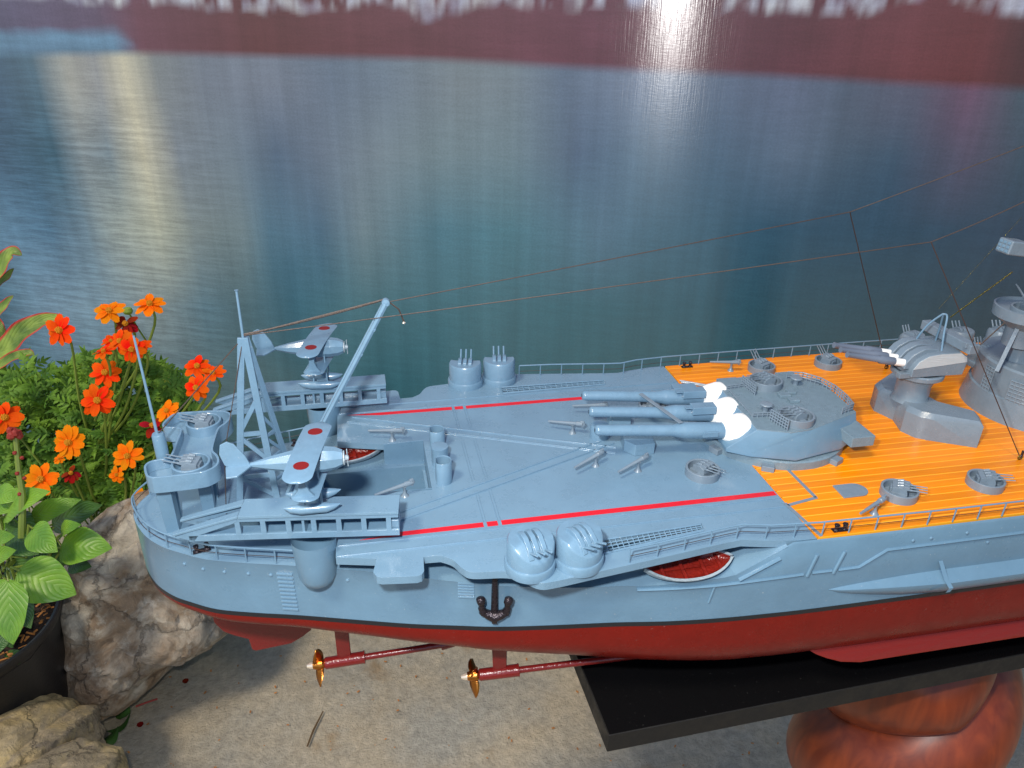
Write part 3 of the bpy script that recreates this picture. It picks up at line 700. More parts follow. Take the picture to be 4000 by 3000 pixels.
# gun barrels and canvas blast bags
for i, (tx, ty, bx_, by_) in enumerate(((10.95,2.5,17.6,2.05),(10.8,.72,17.35,.28),(10.55,-1.15,17.15,-1.5))):
    P0, P1 = Vector((tx, ty, 1.72)), Vector((bx_, by_, 1.27)); d = P1-P0; P2 = P1+d.normalized()*1.1
    f = lambda t_: P0+d*t_
    g_ = MB(); g_.tube([f(0), f(.006), f(.012), f(.025), f(.6), f(.68), f(.69), P1, P2], [.15,.2,.25,.27,.3,.40,.42,.42,.42], 24)
    gb = g_.build('main_gun', 'ship_paint_fine', tur, smooth=50)
    MB().tube([f(.001), f(-.0008)], [.09,.09], 16).build('bore_shade_disc', 'bore_shade', gb)  # flat disc on the muzzle face, shade of the bore painted dark
    # box on the barrel
    M = T(*f(.83)) @ RZ(atan2(d.y, d.x))
    if i < 2:
        MB().box(-.15,1.1,-.62,-.02,.2,.62, M).build('gun_box', 'ship_paint_fine', gb, bevel=.03)
        MB().box(-.5,1.0,-.5,-.14,.5,.55, M).build('gun_box', 'ship_paint_fine', gb, bevel=.02)
    else:
        MB().box(-.1,.7,-.5,-.1,-.15,.15, M).build('gun_box', 'ship_paint_fine', gb, bevel=.03)
    if i == 0: MB().box(-.4,.9,.15,.75,.0,.45, M).build('gun_box', 'ship_paint_fine', gb, bevel=.03)
    # bag: wrinkled bell growing toward the turret face
    bag = MB(); rings = []
    for k, t_ in enumerate(np.linspace(0, 1, 9)):
        c = P1+d.normalized()*(-.05+1.35*t_)+Vector((0, 0, .0*t_)); ry = .47+.58*sin(pi/2*t_)+.03*sin(k*2.4); rz = .47+.40*sin(pi/2*t_)**.8
        rings.append([(c.x+.05*sin(3*a+k), c.y+ry*cos(a)*(1+.02*sin(5*a+k))*(.8 if k == 8 else 1), c.z+rz*sin(a)*(1+.02*sin(4*a+2*k))*(.75 if k == 8 else 1)) for a in [2*pi*q/24 for q in range(24)]])
    bag.loft(rings); bag.build('blast_bag', 'white_canvas', tur, smooth=80)
dd = Vector((-.35, 1, 0)).normalized()
q0, q1 = Vector((14.9,-1.4,1.83)), Vector((14.0,1.95,1.9))
dq = q1-q0; MB().box(0, dq.length, -.12, .12, 0, .05, T(*q0) @ RZ(atan2(dq.y, dq.x))).build('barrel_strap', 'steel_paint', tur, bevel=.02)
# on the turret roof
aa_gun(20.55,-2.3,1.93,.86,.42,R_(188),R_(10)); aa_gun(21.0,1.6,1.93,.86,.42,R_(186),R_(8))
def lattice(P, h=.42, rows=3, r=.034, wd=.22):
    g_ = MB(); P = [Vector(p) for p in P]
    for j in range(rows):
        z = h*(j+1)/rows; g_.tube([p+Vector((0, 0, z)) for p in P], r, 6)
    for a, b in zip(P[:-1], P[1:]):
        n = max(1, int((b-a).length/wd))
        for i in range(n+1):
            p = a.lerp(b, i/n); g_.tube([p, p+Vector((0, 0, h))], r, 5)
    return g_.build('roof_railing', 'steel_paint', tur)
z_ = 1.94
arcp = [(22.6,2.2,z_),(23.4,1.95,z_),(24.0,1.2,z_),(24.25,.2,z_),(24.2,-.9,z_),(24.0,-1.8,z_),(23.2,-2.1,z_)]
lattice(arcp, .42, 3)
lattice([(18.7,1.5,z_),(19.7,1.6,z_)], .22, 2); lattice([(18.75,1.4,z_),(18.6,-1.5,z_)], .06, 1, wd=.35); lattice([(18.6,-1.6,z_),(19.6,-1.7,z_)], .24, 2)
lattice([(19.75,1.9,z_),(19.85,.6,z_)], .55, 4, wd=.16); lattice([(19.3,-2.0,z_),(19.6,-3.15,z_)], .6, 4, wd=.16)
for x, y in ((19.55,-1.1),(22.7,1.45)):
    MB().lathe([(.14,0),(.14,.3),(.3,.34),(.33,.4),(.28,.45),(0,.46)], 20, T(x, y, z_)).build('roof_vent', 'steel_paint', tur)
for x, y, s_ in ((21.35,.25,.3),(21.55,-.35,.26),(21.9,.55,.22)):
    MB().box(-s_,s_,-.22,.22,0,.16, T(x, y, z_) @ RZ(-.1)).build('roof_box', 'turret_top_paint', tur, bevel=.03)

# ---- secondary turret on its raised base
def vbase():
    g_ = MB()
    o = [(28.16,0),(27.78,-1.16),(28.08,-1.94),(28.6,-2.3),(30.63,-3.42),(31.25,-2.35),(29.9,-1.1),(29.75,0),(29.9,1.1),(31.25,2.35),(30.63,3.42),(28.6,2.3),(28.08,1.94),(27.78,1.16)]
    cx, cy = 29.3, 0
    def sh(k): return [(x+(29.4-x)*k*.12, y-(.12 if abs(y) > .5 else 0)*k*(1 if y > 0 else -1)*1.6, 0) for x, y in o]
    r0_ = [(x, y, 0) for x, y in o]; r1_ = [(x, y, 1.25) for x, y in o]; r2_ = [(x, y, 1.5) for x, y, _ in sh(1)]
    g_.loft([r0_, r1_, r2_], False, False)
    # roof by tessellation
    loop = [Vector(p) for p in r2_]; tri = tessellate_polygon([loop])
    g_.add(r2_, [t_ for t_ in tri]); return g_
st = vbase().build('secondary_turret', 'steel_paint', ship, bevel=.02)
cx = 28.85
MB().lathe([(1.0,1.3),(.88,1.6),(.86,2.3),(1.0,2.65),(1.2,2.78),(1.32,2.86),(1.33,3.06),(1.26,3.13),(1.12,3.11),(1.08,2.99),(0,2.99)], 48, T(cx, 0, 0)).build('turret_pedestal', 'steel_paint', st)
# gun house: side profile extruded across y ; rotated so barrels point aft
GM = T(cx, 0, 3.08) @ RZ(R_(-2))
prof = [(-1.25,.12),(-1.25,.55),(-1.0,1.0),(-.5,1.32),(.2,1.42),(1.3,1.42),(1.75,1.15),(1.85,.9),(1.75,.12)]
def side_prism(pf, y0, y1, M): return MB().prism(pf, -y1, -y0, M=M @ RX(pi/2))
side_prism(prof, -1.15, 1.15, GM).build('gun_house', 'steel_paint', st, bevel=.05)
pf2 = [(-1.22,.62),(-1.0,1.02),(-.5,1.34),(.2,1.43),(1.3,1.43),(1.72,1.16),(1.78,.82)]
side_prism([(-1.22,.58)]+[(-.98,.98),(-.5,1.28),(.2,1.37),(1.3,1.37),(1.68,1.12),(1.78,.85)], -1.17, -1.13, GM).build('white_side_panel', 'worn_white', st)
for yy in (-.62, 0, .62):
    c = MB(); 
    c.prism([(-1.55,.45),(-1.5,.85),(-1.2,1.25),(-.75,1.52),(-.2,1.58),(.25,1.5),(.3,1.3),(-1.2,.45)], -yy-.24, -yy+.24, M=GM @ RX(pi/2))
    c.build('blast_cowl', 'steel_paint', st, bevel=.06)
    M = GM @ T(-1.45, yy, .72) @ RY(R_(0))
    e = R_(11)
    def bp(d_): return GM @ Vector((-1.35-d_*cos(e), yy, .72+d_*sin(e)))
    MB().tube([bp(0), bp(.75)], .2, 16).build('white_sleeve', 'white_canvas', st)
    MB().tube([bp(.72), bp(.78), bp(1.6), bp(1.65), bp(3.5), bp(3.55)], [.2,.22,.22,.17,.14,.16], 16).build('turret_barrel', 'barrel_paint', st, smooth=50)
MB().box(-.9,.9,-.1,.25,.0,.3, GM @ T(-.9,-.9,0)).build('turret_step', 'steel_paint', st, bevel=.03)
# rangefinder bar lying across the roof, and the wire loop
MB().box(-.28,.28,-1.75,1.9,1.45,1.95, GM @ T(1.55,.2,0) @ RZ(R_(3))).build('rangefinder_bar', 'steel_paint', st, bevel=.04)
MB().box(-.2,.2,-.1,.1,0,.3, GM @ T(1.4,-1.3,1.75)).build('rangefinder_lens', 'steel_paint', st, bevel=.03)
lp = [(-.2,.55,1.4),(.1,.35,2.35),(.5,.1,3.0),(.62,.0,3.12),(.74,-.12,3.0),(.55,-.45,2.2),(.4,-.8,1.4)]
MB().tube([GM @ p for p in catmull(lp, 5)], .05, 8).build('aerial_loop', 'ship_paint_fine', st)
MB().tube([GM @ Vector(p) for p in ((.62,.05,3.05),(.9,.35,2.2),(1.0,.5,1.4))], .05, 8).build('aerial_loop', 'ship_paint_fine', st)

# ---- superstructure tower cut by the frame
tw = MB().lathe([(3.75,0),(3.55,1.3),(3.45,1.35),(3.45,2.95),(3.35,3.05),(0,3.05)], 64, T(37.3, .1, 0)).build('tower_base', 'steel_paint', ship)
def lattice_panel(az0, az1, z0, z1, R=3.52, n=7, m_=5):
    g_ = MB(); c = Vector((37.3, .1, 0))
    P = lambda a, z: c+Vector((R*cos(a), R*sin(a), z))
    g_.loft([[P(az0+(az1-az0)*i/12, z) for i in range(13)] for z in (z0, z1)], False, False, closed=False)
    for j in range(n+1):
        z = z0+(z1-z0)*j/n; g_.tube([P(az0+(az1-az0)*i/12, z) for i in range(13)], .04, 5)
    for i in range(m_+1):
        a = az0+(az1-az0)*i/m_; g_.tube([P(a, z0), P(a, z1)], .04, 5)
    g_.build('lattice_panel', 'steel_paint', tw)
lattice_panel(R_(199), R_(219), 1.0, 2.5); lattice_panel(R_(172), R_(182), 1.3, 2.7, n=7, m_=3)
for px_, py_, z_, rr, ss in ((3555,1345,1.2,10,58),(3745,1330,1.8,-5,50),(3835,1400,2.2,8,62),(3900,1330,2.4,-10,50)):
    covered(*PZ(px_, py_, z_).xy, 1, R_(rr), z_-.35, ss, 'steel_paint', .78)
p_ = PY(3990,1235,0)
MB().lathe([(.8,-1.9),(.8,-.9),(1.3,-.5),(1.65,-.3),(1.68,.25),(1.58,.27),(1.56,.1),(0,.1)], 40, T(p_.x+.35, 0, p_.z+.25)).build('upper_platform', 'steel_paint', tw)
aa_gun(p_.x+.1, -.35, p_.z+.3, .95, .3, R_(150), R_(50), sc=1.2)
p1 = PY(3990,1430,-.6)
for dx, dy in ((-.9,-.6),(.4,-1.0),(.9,.6)):
    MB().tube([(p_.x+.35+dx*.8, dy*.6, p_.z-.4), (p_.x+.1+dx*1.5, dy*1.3, 3.0)], .14, 4).build('platform_strut', 'steel_paint', tw)
MB().lathe([(.7,3.0),(.7,p_.z-1)], 24, T(p_.x+1.1, .3, 0)).build('platform_column', 'steel_paint', tw)
p2 = PY(3960,965,0)
dm = T(p2.x, 0, p2.z) @ RY(R_(8)) 
MB().box(-.62,.5,-.45,.45,-.36,.36, dm).build('director_box', 'steel_paint', tw, bevel=.08)
MB().box(.5,2.5,-.3,.3,-.3,.2, dm).build('director_arm', 'steel_paint', tw, bevel=.05)
for i in range(3):
    for j in range(3): MB().box(-.04,.04,-.09,.09,-.07,.07, dm @ T(-.62,-.26+.26*i,-.2+.2*j)).build('director_grille', 'ship_paint_fine', tw, bevel=.02)
MB().tube([(p2.x+2.1,.3,p2.z-.2),(p_.x+2.6,.6,3)], .5, 16).build('mast_tower', 'steel_paint', tw)

# ---- catapults
def catapult(M, name='catapult'):
    # local: origin right end, -x aft, top at z=1.75, sides at y=+-.56
    c = MB(); c.prism([(0,-.6),(0,.6),(-6.35,.6),(-6.35,-.6)], 1.62, 1.75, M=M)
    c.add([M @ Vector(p) for p in ((-6.35,-.6,1.75),(-6.35,-.2,1.75),(-9.0,-.35,.95),(-9.0,-.6,.95),(-6.35,-.6,1.64),(-6.35,-.2,1.64),(-9.0,-.35,.84),(-9.0,-.6,.84))],
          [(0,1,2,3),(7,6,5,4),(0,3,7,4),(1,5,6,2),(3,2,6,7)])
    c.add([M @ Vector(p) for p in ((-6.35,.6,1.75),(-6.35,.2,1.75),(-9.0,.35,.95),(-9.0,.6,.95),(-6.35,.6,1.64),(-6.35,.2,1.64),(-9.0,.35,.84),(-9.0,.6,.84))],
          [(3,2,1,0),(4,5,6,7),(4,7,3,0),(2,6,5,1),(7,6,2,3)])
    root = c.build(name, 'deck_paint', ship, bevel=.02)
    for s_ in (-1, 1):
        b_ = MB(); y0, y1 = s_*.5-.06, s_*.5+.06
        b_.box(-6.4,-.02,y0,y1,1.44,1.66,M); b_.box(-8.4,.0,y0,y1,.55,.84,M)
        # sloping chord
        b_.prism([(-8.95,.8),(-8.2,.55),(-8.0,.84),(-6.4,1.44),(-6.4,1.66)], -y1, -y0, M=M @ RX(pi/2))
        b_.build('catapult_chord', 'ship_paint_fine', root, bevel=.015)
        pm = MB().box(-.1,.1,y0,y1,.83,1.46).mesh('catapult_post', 'ship_paint_fine')
        for i in range(7): share('catapult_post', pm, root, M @ T(-.42-1.0*i, 0, 0))
    MB().box(-8.2,-.05,-.46,.46,.56,.66,M).build('catapult_floor', 'ship_paint', root)
    MB().box(-.35,-.02,-.4,.4,.66,1.2,M).build('catapult_buffer', 'ship_paint_fine', root, bevel=.03)
    MB().box(-3.9,-3.8,-.5,.5,.66,1.4,M).build('catapult_buffer', 'ship_paint_fine', root)
    return root
cn = catapult(T(.82,-5.62,0) @ RZ(R_(-7.2)))
cf = catapult(T(.84,6.1,0) @ RZ(R_(.0)))
for s_, cx_, cy_ in ((-1,-2.72,-5.65),(1,-2.6,6.1)):
    MB().lathe([(.92,.56),(.9,.3),(.84,-.6),(.78,-1.3),(.66,-1.62),(.4,-1.85),(0,-1.92)], 40, T(cx_, cy_, 0)).build('catapult_pedestal', 'ship_paint', ship, smooth=50)

# ---- crane mast (lattice) and jib
apex = Vector((-5.2, 0, 7.15))
mast = MB(); 
def plate(g_, a, b, wd, th, nrm):
    a, b = Vector(a), Vector(b); d = (b-a).normalized(); n = Vector(nrm); n = (n-d*n.dot(d)).normalized(); s = d.cross(n)
    g_.add([p+s*sx*wd/2+n*sn*th/2 for p in (a, b) for sx, sn in ((-1,-1),(1,-1),(1,1),(-1,1))], [(0,1,2,3),(7,6,5,4),(0,4,5,1),(1,5,6,2),(2,6,7,3),(3,7,4,0)])
FL, FR, FB = Vector((-6.45,-.1,-1.15)), Vector((-4.75,-.1,-1.15)), Vector((-4.0,1.0,-1.15))
aL, aR = apex+Vector((-.08,0,0)), apex+Vector((.05,0,0))
plate(mast, FL, aL, .3, .14, (0,1,0)); plate(mast, FR, aR, .3, .14, (0,1,0)); plate(mast, FB, apex+Vector((.1,.12,0)), .26, .14, (-.8,.6,0))
MB_ = mast.build('crane_mast', 'ship_paint_fine', ship, bevel=.015)
def lv(a, b, z): t_ = (z-a.z)/(b.z-a.z); return a.lerp(b, t_)
br = MB()
zs_ = [4.1,2.55,2.2,1.1,.8,-.2]
for z0, z1 in ((4.2,2.6),(1.0,2.3)): 
    plate(br, lv(FR, aR, z0) if z0 > 3 else lv(FR, aR, z0), lv(FL, aL, z1), .2, .1, (0,1,0))
for z in (2.45, .85, .2): plate(br, lv(FL, aL, z), lv(FR, aR, z), .2, .1, (0,1,0))
plate(br, lv(FL, aL, .2), lv(FR, aR, -1.0), .2, .1, (0,1,0))
for z0, z1 in ((3.4,2.2),(2.2,1.0),(1.0,-.2)):
    plate(br, lv(FR, aR, z0), lv(FB, apex, z1), .14, .1, (-.8,.6,0)); plate(br, lv(FR, aR, z1), lv(FB, apex, z1), .14, .1, (-.8,.6,0))
br.build('mast_brace', 'ship_paint_fine', MB_)
MB().tube([(-5.2,0,7.1),(-5.18,0,9.25),(-5.18,0,9.3)], [.06,.05,.09], 8).build('mast_topmast', 'ship_paint_fine', MB_)
J0, J1 = Vector((-4.2,0,-.75)), Vector((.92,0,8.42))
dj = (J1-J0).normalized(); nj = Vector((0, 1, 0)); sj = dj.cross(nj)
jib = MB()
for sy in (-.3, .3):
    jib.tube([J0+nj*sy, J1+nj*sy*.55], .12, 6)
jib.add([p+nj*sy*wd+sj*o for p, wd in ((J0+dj*2, .3), (J1, .17)) for sy, o in ((-1,0),(1,0),(1,.05),(-1,.05))], [(0,1,2,3),(4,5,6,7),(0,4,5,1),(1,5,6,2),(2,6,7,3),(3,7,4,0)])
JB = jib.build('crane_jib', 'ship_paint_fine', ship)
lac = MB(); L = (J1-J0).length; n = 16
for i in range(n):
    a, b = J0+dj*L*i/n, J0+dj*L*(i+1)/n; s_ = 1 if i % 2 else -1
    lac.tube([a+nj*.27*s_-sj*.07, b-nj*.27*s_-sj*.07], .06, 5)
lac.build('jib_lacing', 'ship_paint_fine', JB)
MB().lathe([(0,-.17),(.17,-.14),(.2,0),(.17,.14),(0,.17)], 14, T(*J1) @ RX(pi/2)).build('jib_sheave', 'ship_paint_fine', JB)
# turntable arc at the crane foot
MB().prism([(-5.6,-3.2)]+[(-3.8+2.2*cos(a), -2.6+1.2*sin(a)) for a in np.linspace(pi, 0, 14)]+[(-1.7,-3.2)], -.45, -.2).build('crane_platform', 'deck_paint', ship, bevel=.02)
MB().lathe([(.35,-1.2),(.35,-.4)], 20, T(-4.0,-2.6,0)).build('crane_platform_post', 'ship_paint', ship)

# ---- stern gun platform
hp_ = [(-8.75,0),(-8.75,1.0),(-8.9,1.3),(-9.4,1.42),(-9.62,1.62),(-9.66,1.95),(-9.45,2.6),(-9.25,2.8),(-8.95,2.88),(-7.35,2.8),(-6.9,2.62),(-6.65,2.3),(-6.62,1.9),(-6.75,1.45),(-7.0,1.0),(-7.05,.4)]
hp_ = clean_arc(hp_, 4)
plat = [(x, y) for x, y in hp_]+[(x, -y) for x, y in hp_[::-1] if y > 0]
def offset(poly, d):
    n = len(poly); out = []; ar = sum(poly[i][0]*poly[(i+1) % n][1]-poly[(i+1) % n][0]*poly[i][1] for i in range(n)); sg = 1 if ar > 0 else -1
    for i in range(n):
        a, b, c = Vector(poly[i-1]), Vector(poly[i]), Vector(poly[(i+1) % n]); e1, e2 = (b-a).normalized(), (c-b).normalized()
        n1, n2 = Vector((-e1.y, e1.x)), Vector((-e2.y, e2.x)); m_ = (n1+n2).normalized(); k = 1/max(.5, m_.dot(n1)); out.append(tuple(b+m_*d*sg*k))
    return out
inn = offset(plat, .1)
PF = MB().prism(offset(plat, .05), 1.57, 1.82).build('gun_platform', 'deck_paint', ship)
bw = MB(); bw.loft([[(x, y, 1.55) for x, y in plat], [(x, y, 2.32) for x, y in plat], [(x, y, 2.32) for x, y in inn], [(x, y, 1.83) for x, y in inn]], False, False)
bw.build('platform_bulwark', 'ship_paint_fine', PF, smooth=50, bevel=.02)
aa_gun(-7.8,-1.85,1.82,.8,.5,R_(172),R_(14),mt='ship_paint_fine'); aa_gun(-7.85,1.85,1.82,.8,.5,R_(172),R_(14),mt='ship_paint_fine')
def pillar(x, y, wx, wy, tx=0, ty=0):
    MB().loft([[(x-wx,y-wy,-1.15),(x+wx,y-wy,-1.15),(x+wx,y+wy,-1.15),(x-wx,y+wy,-1.15)],[(x+tx-wx*1.15,y+ty-wy,1.65),(x+tx+wx*1.15,y+ty-wy,1.65),(x+tx+wx*1.15,y+ty+wy,1.65),(x+tx-wx*1.15,y+ty+wy,1.65)]]).build('platform_pillar', 'ship_paint', PF, bevel=.02)
pillar(-9.05,-1.75,.27,.3,.0,-.2); pillar(-9.05,1.75,.27,.3,0,.2); pillar(-7.75,-.5,.27,.2,.05,-.1); pillar(-7.75,.5,.27,.2,.05,.1)
MB().lathe([(.27,-1.1),(.27,3.2),(.23,3.28),(0,3.3)], 24, T(-9.15,-.85,0)).build('flagstaff_socket', 'ship_paint', ship)
sf = PY(612,1690,-.85); st_ = PY(522,1312,-.85)
MB().tube([(-9.15,-.85,3.2), sf, st_], [.07,.065,.045], 8).build('flagstaff', 'ship_paint_fine', ship)

# ---- rigging
def line(P, r=.022, mt='twine', name='rigging_line', sag=0):
    Q = []
    for a, b in zip(P[:-1], P[1:]):
        a, b = Vector(a), Vector(b); n = 24
        for i in range(n): t_ = i/n; Q.append(a.lerp(b, t_)-Vector((0, 0, sag*4*t_*(1-t_))))
    Q.append(Vector(P[-1])); return MB().tube(Q, r, 5).build(name, mt, ship)
K1, K2 = PY(3320,828,3), PY(3637,945,-1.5)
line([J1, K1, PY(4000,570,2)], .026, sag=.03); line([apex+Vector((0,0,.1)), K2, PY(4000,788,-1.5)], .026, sag=.06)
for s_ in (-.04, .03): line([apex+Vector((s_,0,.12+s_)), J1+Vector((0,0,.15))], .045, sag=.05+s_)
line([K1, PZ(3463,1440,.05)], .026, 'dark_thread'); line([K2, PZ(3985,1788,.05)], .026, 'dark_thread')
line([PY(3955,1062,3), PY(3712,1240,3)], .03, 'gold_thread'); line([PY(3990,850,3), PY(3668,1205,3)], .008, 'gold_thread')
line([PY(3925,1260,-.5), PY(3820,1355,-.5)], .035)
line([apex, (-9.15,-.85,3.25)], .028); line([apex, (-6.6,-.8,2.0), (-6.9,-1.2,-1.0)], .022)
line([J1+Vector((0,0,.15)), J1+Vector((.55,0,-.35)), J1+Vector((.75,0,-.95))], .035)
MB().lathe([(0,-.09),(.08,0),(0,.09)], 8, T(*(J1+Vector((.75,0,-1.0))))).build('rigging_bead', 'bright_tip', ship)
for p in (PZ(3463,1440,.06), PZ(3985,1795,.06)):
    MB().tube([p+Vector((.12*cos(a), .04, .1+.12*sin(a))) for a in np.linspace(0, 2*pi, 12)], .03, 6).build('rigging_ring', 'gold_thread', ship)
    MB().tube([p+Vector((0,0,.15)), p+Vector((.02,.02,.5))], .06, 6).build('rigging_knot', 'black_cast', ship)

# ================================================================== SEAPLANES (own things)
def seaplane():
    root = thing('seaplane', 'nearer model seaplane with red discs on its wings, on the catapult toward the viewer', 'model aircraft', (0, 0, 1.76), 'seaplanes parked on the catapults')
    # local frame: nose +x, centre of wing at x=0, y=0 ; catapult top z=1.76
    ax = 4.0
    prof = [(-2.25,.02,.06),(-2.15,.09,.10),(-1.5,.24,.27),(-.7,.38,.44),(0,.46,.52),(.6,.46,.52),(1.0,.41,.46),(1.25,.31,.34),(1.28,.31,.34)]
    f_ = MB(); rings = []
    for x, ry, rz in prof:
        ring = []
        for k in range(8):
            a = 2*pi*(k+.5)/8; ring.append((x, ry*cos(a)*1.05, ax+.02+rz*sin(a)))
        rings.append(ring)
    f_.loft(rings); fu = f_.build('fuselage', 'ship_paint_fine', root, smooth=30, bevel=.02)
    MB().lathe([(.0,0),(.26,0),(.3,.03),(.3,.07),(.12,.1),(.1,.22),(0,.25)], 20, T(1.28,0,ax) @ RY(pi/2)).build('engine_cowl', 'boat_side', fu)
    pr = MB().box(-.02,.02,-.05,.05,-.42,.42, T(1.46,0,ax) @ RX(.15)); pr.build('propeller', 'boat_side', fu, bevel=.01)
    # fin and tailplane
    MB().prism([(-2.2,ax),(-2.35,ax+.45),(-2.7,ax+1.0),(-2.95,ax+1.12),(-3.2,ax+1.0),(-3.28,ax+.6),(-3.15,ax+.1),(-2.85,ax-.1)], -.04, .04, M=RX(pi/2)).build('tail_fin', 'ship_paint_fine', root, bevel=.02)
    MB().prism([(-2.15,.05),(-2.6,.75),(-3.0,.8),(-3.12,.1),(-3.12,-.1),(-3.0,-.8),(-2.6,-.75),(-2.15,-.05)], ax-.05, ax+.03).build('tailplane', 'ship_paint_fine', root, bevel=.02)
    SK = R_(-9)
    def wing(span, ch, z, x0, name, arch=.12):
        g_ = MB(); n = 40; rings = []
        for i in range(n+1):
            t_ = -cos(pi*i/n); y_ = t_*span/2; e = max(0, (abs(t_)-.8)/.2); c = ch*sqrt(max(.04, 1-e*e*.92)); zc = z-arch*t_*t_
            rings.append([(x0+c*(u), y_, zc+th*min(1, c*2)) for u, th in ((.5,0),(.3,.06),(-.1,.06),(-.5,0),(-.2,-.02),(.3,-.03))])
        g_.loft(rings); return g_.build(name, 'ship_paint_fine', root, RZ(SK), smooth=50)
    uw = wing(4.5, 1.12, 4.55, 0, 'upper_wing')
    for s_, k in ((-1, .56), (1, .56)):
        y_ = s_*2.25*k; rings = []
        for zz in (4.535-.12*k*k+.062+0.0, 4.535-.12*k*k+.082):
            rings.append([(.02+.29*cos(a), y_+.27*sin(a), zz+.008-.0*a) for a in [2*pi*q/24 for q in range(24)]])
        MB().loft(rings).build('wing_disc', 'insignia_red', uw, RZ(SK))
    wing(3.3, 1.05, 3.25, .05, 'lower_wing', .05)
    for s_ in (-1, 1):
        y_ = s_*1.3
        pts = [(-.35,4.45),(-.16,4.1),(-.13,3.8),(-.2,3.5),(-.42,3.22),(.45,3.22),(.22,3.5),(.12,3.8),(.16,4.1),(.4,4.45)]
        MB().prism(pts, -y_-.07, -y_+.07, M=RZ(SK) @ RX(pi/2)).build('wing_strut', 'ship_paint_fine', root, bevel=.02)
        fl_ = MB(); fl_.tube([(-1.15,s_*.5,2.2),(-.9,s_*.5,2.13),(-.5,s_*.5,2.08),(.5,s_*.5,2.08),(.8,s_*.5,2.13),(1.05,s_*.5,2.2)], [.02,.15,.22,.22,.14,.02], 10)
        fl_.build('float', 'ship_paint_fine', root, smooth=50)
        for xx in (-.35, .35): MB().tube([(xx,s_*.5,2.2),(xx*.8,s_*.25,3.75)], .045, 6).build('float_strut', 'ship_paint_fine', root)
    MB().box(-.3,.3,-.45,.45,1.77,2.0).build('launch_cradle', 'ship_paint_fine', root, bevel=.02)
    return root
sp1 = seaplane()
for M1, M2 in ((T(-2.55,-5.35,1.76) @ RZ(R_(-1)), T(-2.5,5.75,1.76) @ RZ(R_(-5))),):
    D2 = M2
    sp2 = copy_tree(sp1, M2); sp1.matrix_basis = M1
    sp2['label'] = 'farther model seaplane with red wing discs, on the catapult beside the painted lake banner'

# ================================================================== BOATS
def rowboat(label, L, B, H, M, name='rowing_boat'):
    root = thing(name, label, 'boat', tuple(M.translation), 'small boats stowed on the model ship')
    n = 18; ext = MB(); rin = MB(); ro, ri = [], []
    for i in range(n+1):
        t_ = -1+2*i/n; x = t_*L/2; b_ = B/2*max(.03, (1-abs(t_)**2.3))**.8; sh = .12*t_*t_*H*2; kz = -H*(1-abs(t_)**5*.6)
        ro.append([(x, b_*s, sh+(kz)*(1-abs(s)**2.6) if abs(s) < .999 else sh) for s in np.linspace(-1, 1, 11)])
        bi = b_*.84; ri.append([(x*.95, bi*s, sh-.03+(kz*.55)*(1-abs(s)**4)) for s in np.linspace(-1, 1, 11)])
    ext.loft(ro, False, False, closed=False); h = ext.build('boat_hull', 'boat_side', root, M, smooth=70)
    rin.loft(ri, False, False, closed=False); rin.build('boat_interior', 'boat_red', root, M, smooth=70)
    gw = MB()
    for s in (0, -1):
        gw.loft([[ro[i][s], ri[i][s], (ri[i][s][0], ri[i][s][1], ri[i][s][2]+.05), (ro[i][s][0], ro[i][s][1], ro[i][s][2]+.05)] for i in range(n+1)])
    gw.build('gunwale', 'boat_side', root, M)
    for x in (-.3, -.08, .15, .34):
        x *= L; w_ = B*.40*(1-abs(2*x/L)**2.3)**.8
        MB().box(x-.07, x+.07, -w_, w_, -.2*H-.02, -.2*H+.05).build('thwart', 'boat_red', root, M)
    MB().box(-.3*L,.3*L,-.05,.05,-.5*H,-.42*H).build('keelson', 'boat_red', root, M)
    return root
rowboat('small boat with dark red inside, tucked under the near edge of the flight deck', 4.1, 1.75, .55, T(12.85,-8.0,-1.22) @ RZ(R_(1)) @ RX(R_(14)))
rowboat('small boat with red inside, behind the nose of the nearer seaplane', 4.0, 1.35, .5, T(-1.65,2.5,-.62) @ RZ(R_(6)) @ RX(R_(10)))

# ================================================================== STAND
bx0, by0 = 9.80, -8.62
BM = T(bx0, by0, -10.5) @ RZ(R_(1.85))
bd = thing('display_board', 'thick glossy black board carrying the model battleship above the wooden leg', 'display board', (bx0, by0, -12))
MB().box(0,62,0,17,-1.15,0,None).build('board_body', 'board_edge', bd, BM, bevel=.04)
MB().box(.05,61.95,.05,16.95,0.002,.03,None).build('board_top', 'black_board', bd, BM, bevel=.01)
# wooden twisted table leg below
LEGP = 135
leg = thing('twisted_table_leg', 'thick reddish brown barley twist wooden leg under the black board', 'table leg', (32.6, -1.6, -60))
for k in range(2):
    P = []
    for i in range(181):
        z = -12.6-46.0*i/180; a = R_(LEGP)+k*pi + (z+12)/8.2*pi; P.append(Vector((33.9+2.7*cos(a), -1.4+2.7*sin(a), z)))
    P = [p for p in P if p.z > -58]
    g_ = MB(); g_.tube(P, [max(.3, min(3.75, -11.85-p.z)) for p in P], 36); g_.build('twist_strand', 'turned_wood', leg, smooth=60)
MB().box(38,60,-3.5,6,-13.6,-11.72).build('table_rail', 'turned_wood', leg, bevel=.2)
MB().lathe([(7,-60),(7,-58.5),(6,-57.5),(0,-57.5)], 40, T(34.6,-1.4,0)).build('leg_foot', 'turned_wood', leg)
MB().lathe([(4.2,-12.6),(4.4,-12.2),(4.3,-11.72),(0,-11.72)], 40, T(35.2,.4,0)).build('leg_capital', 'turned_wood', leg)

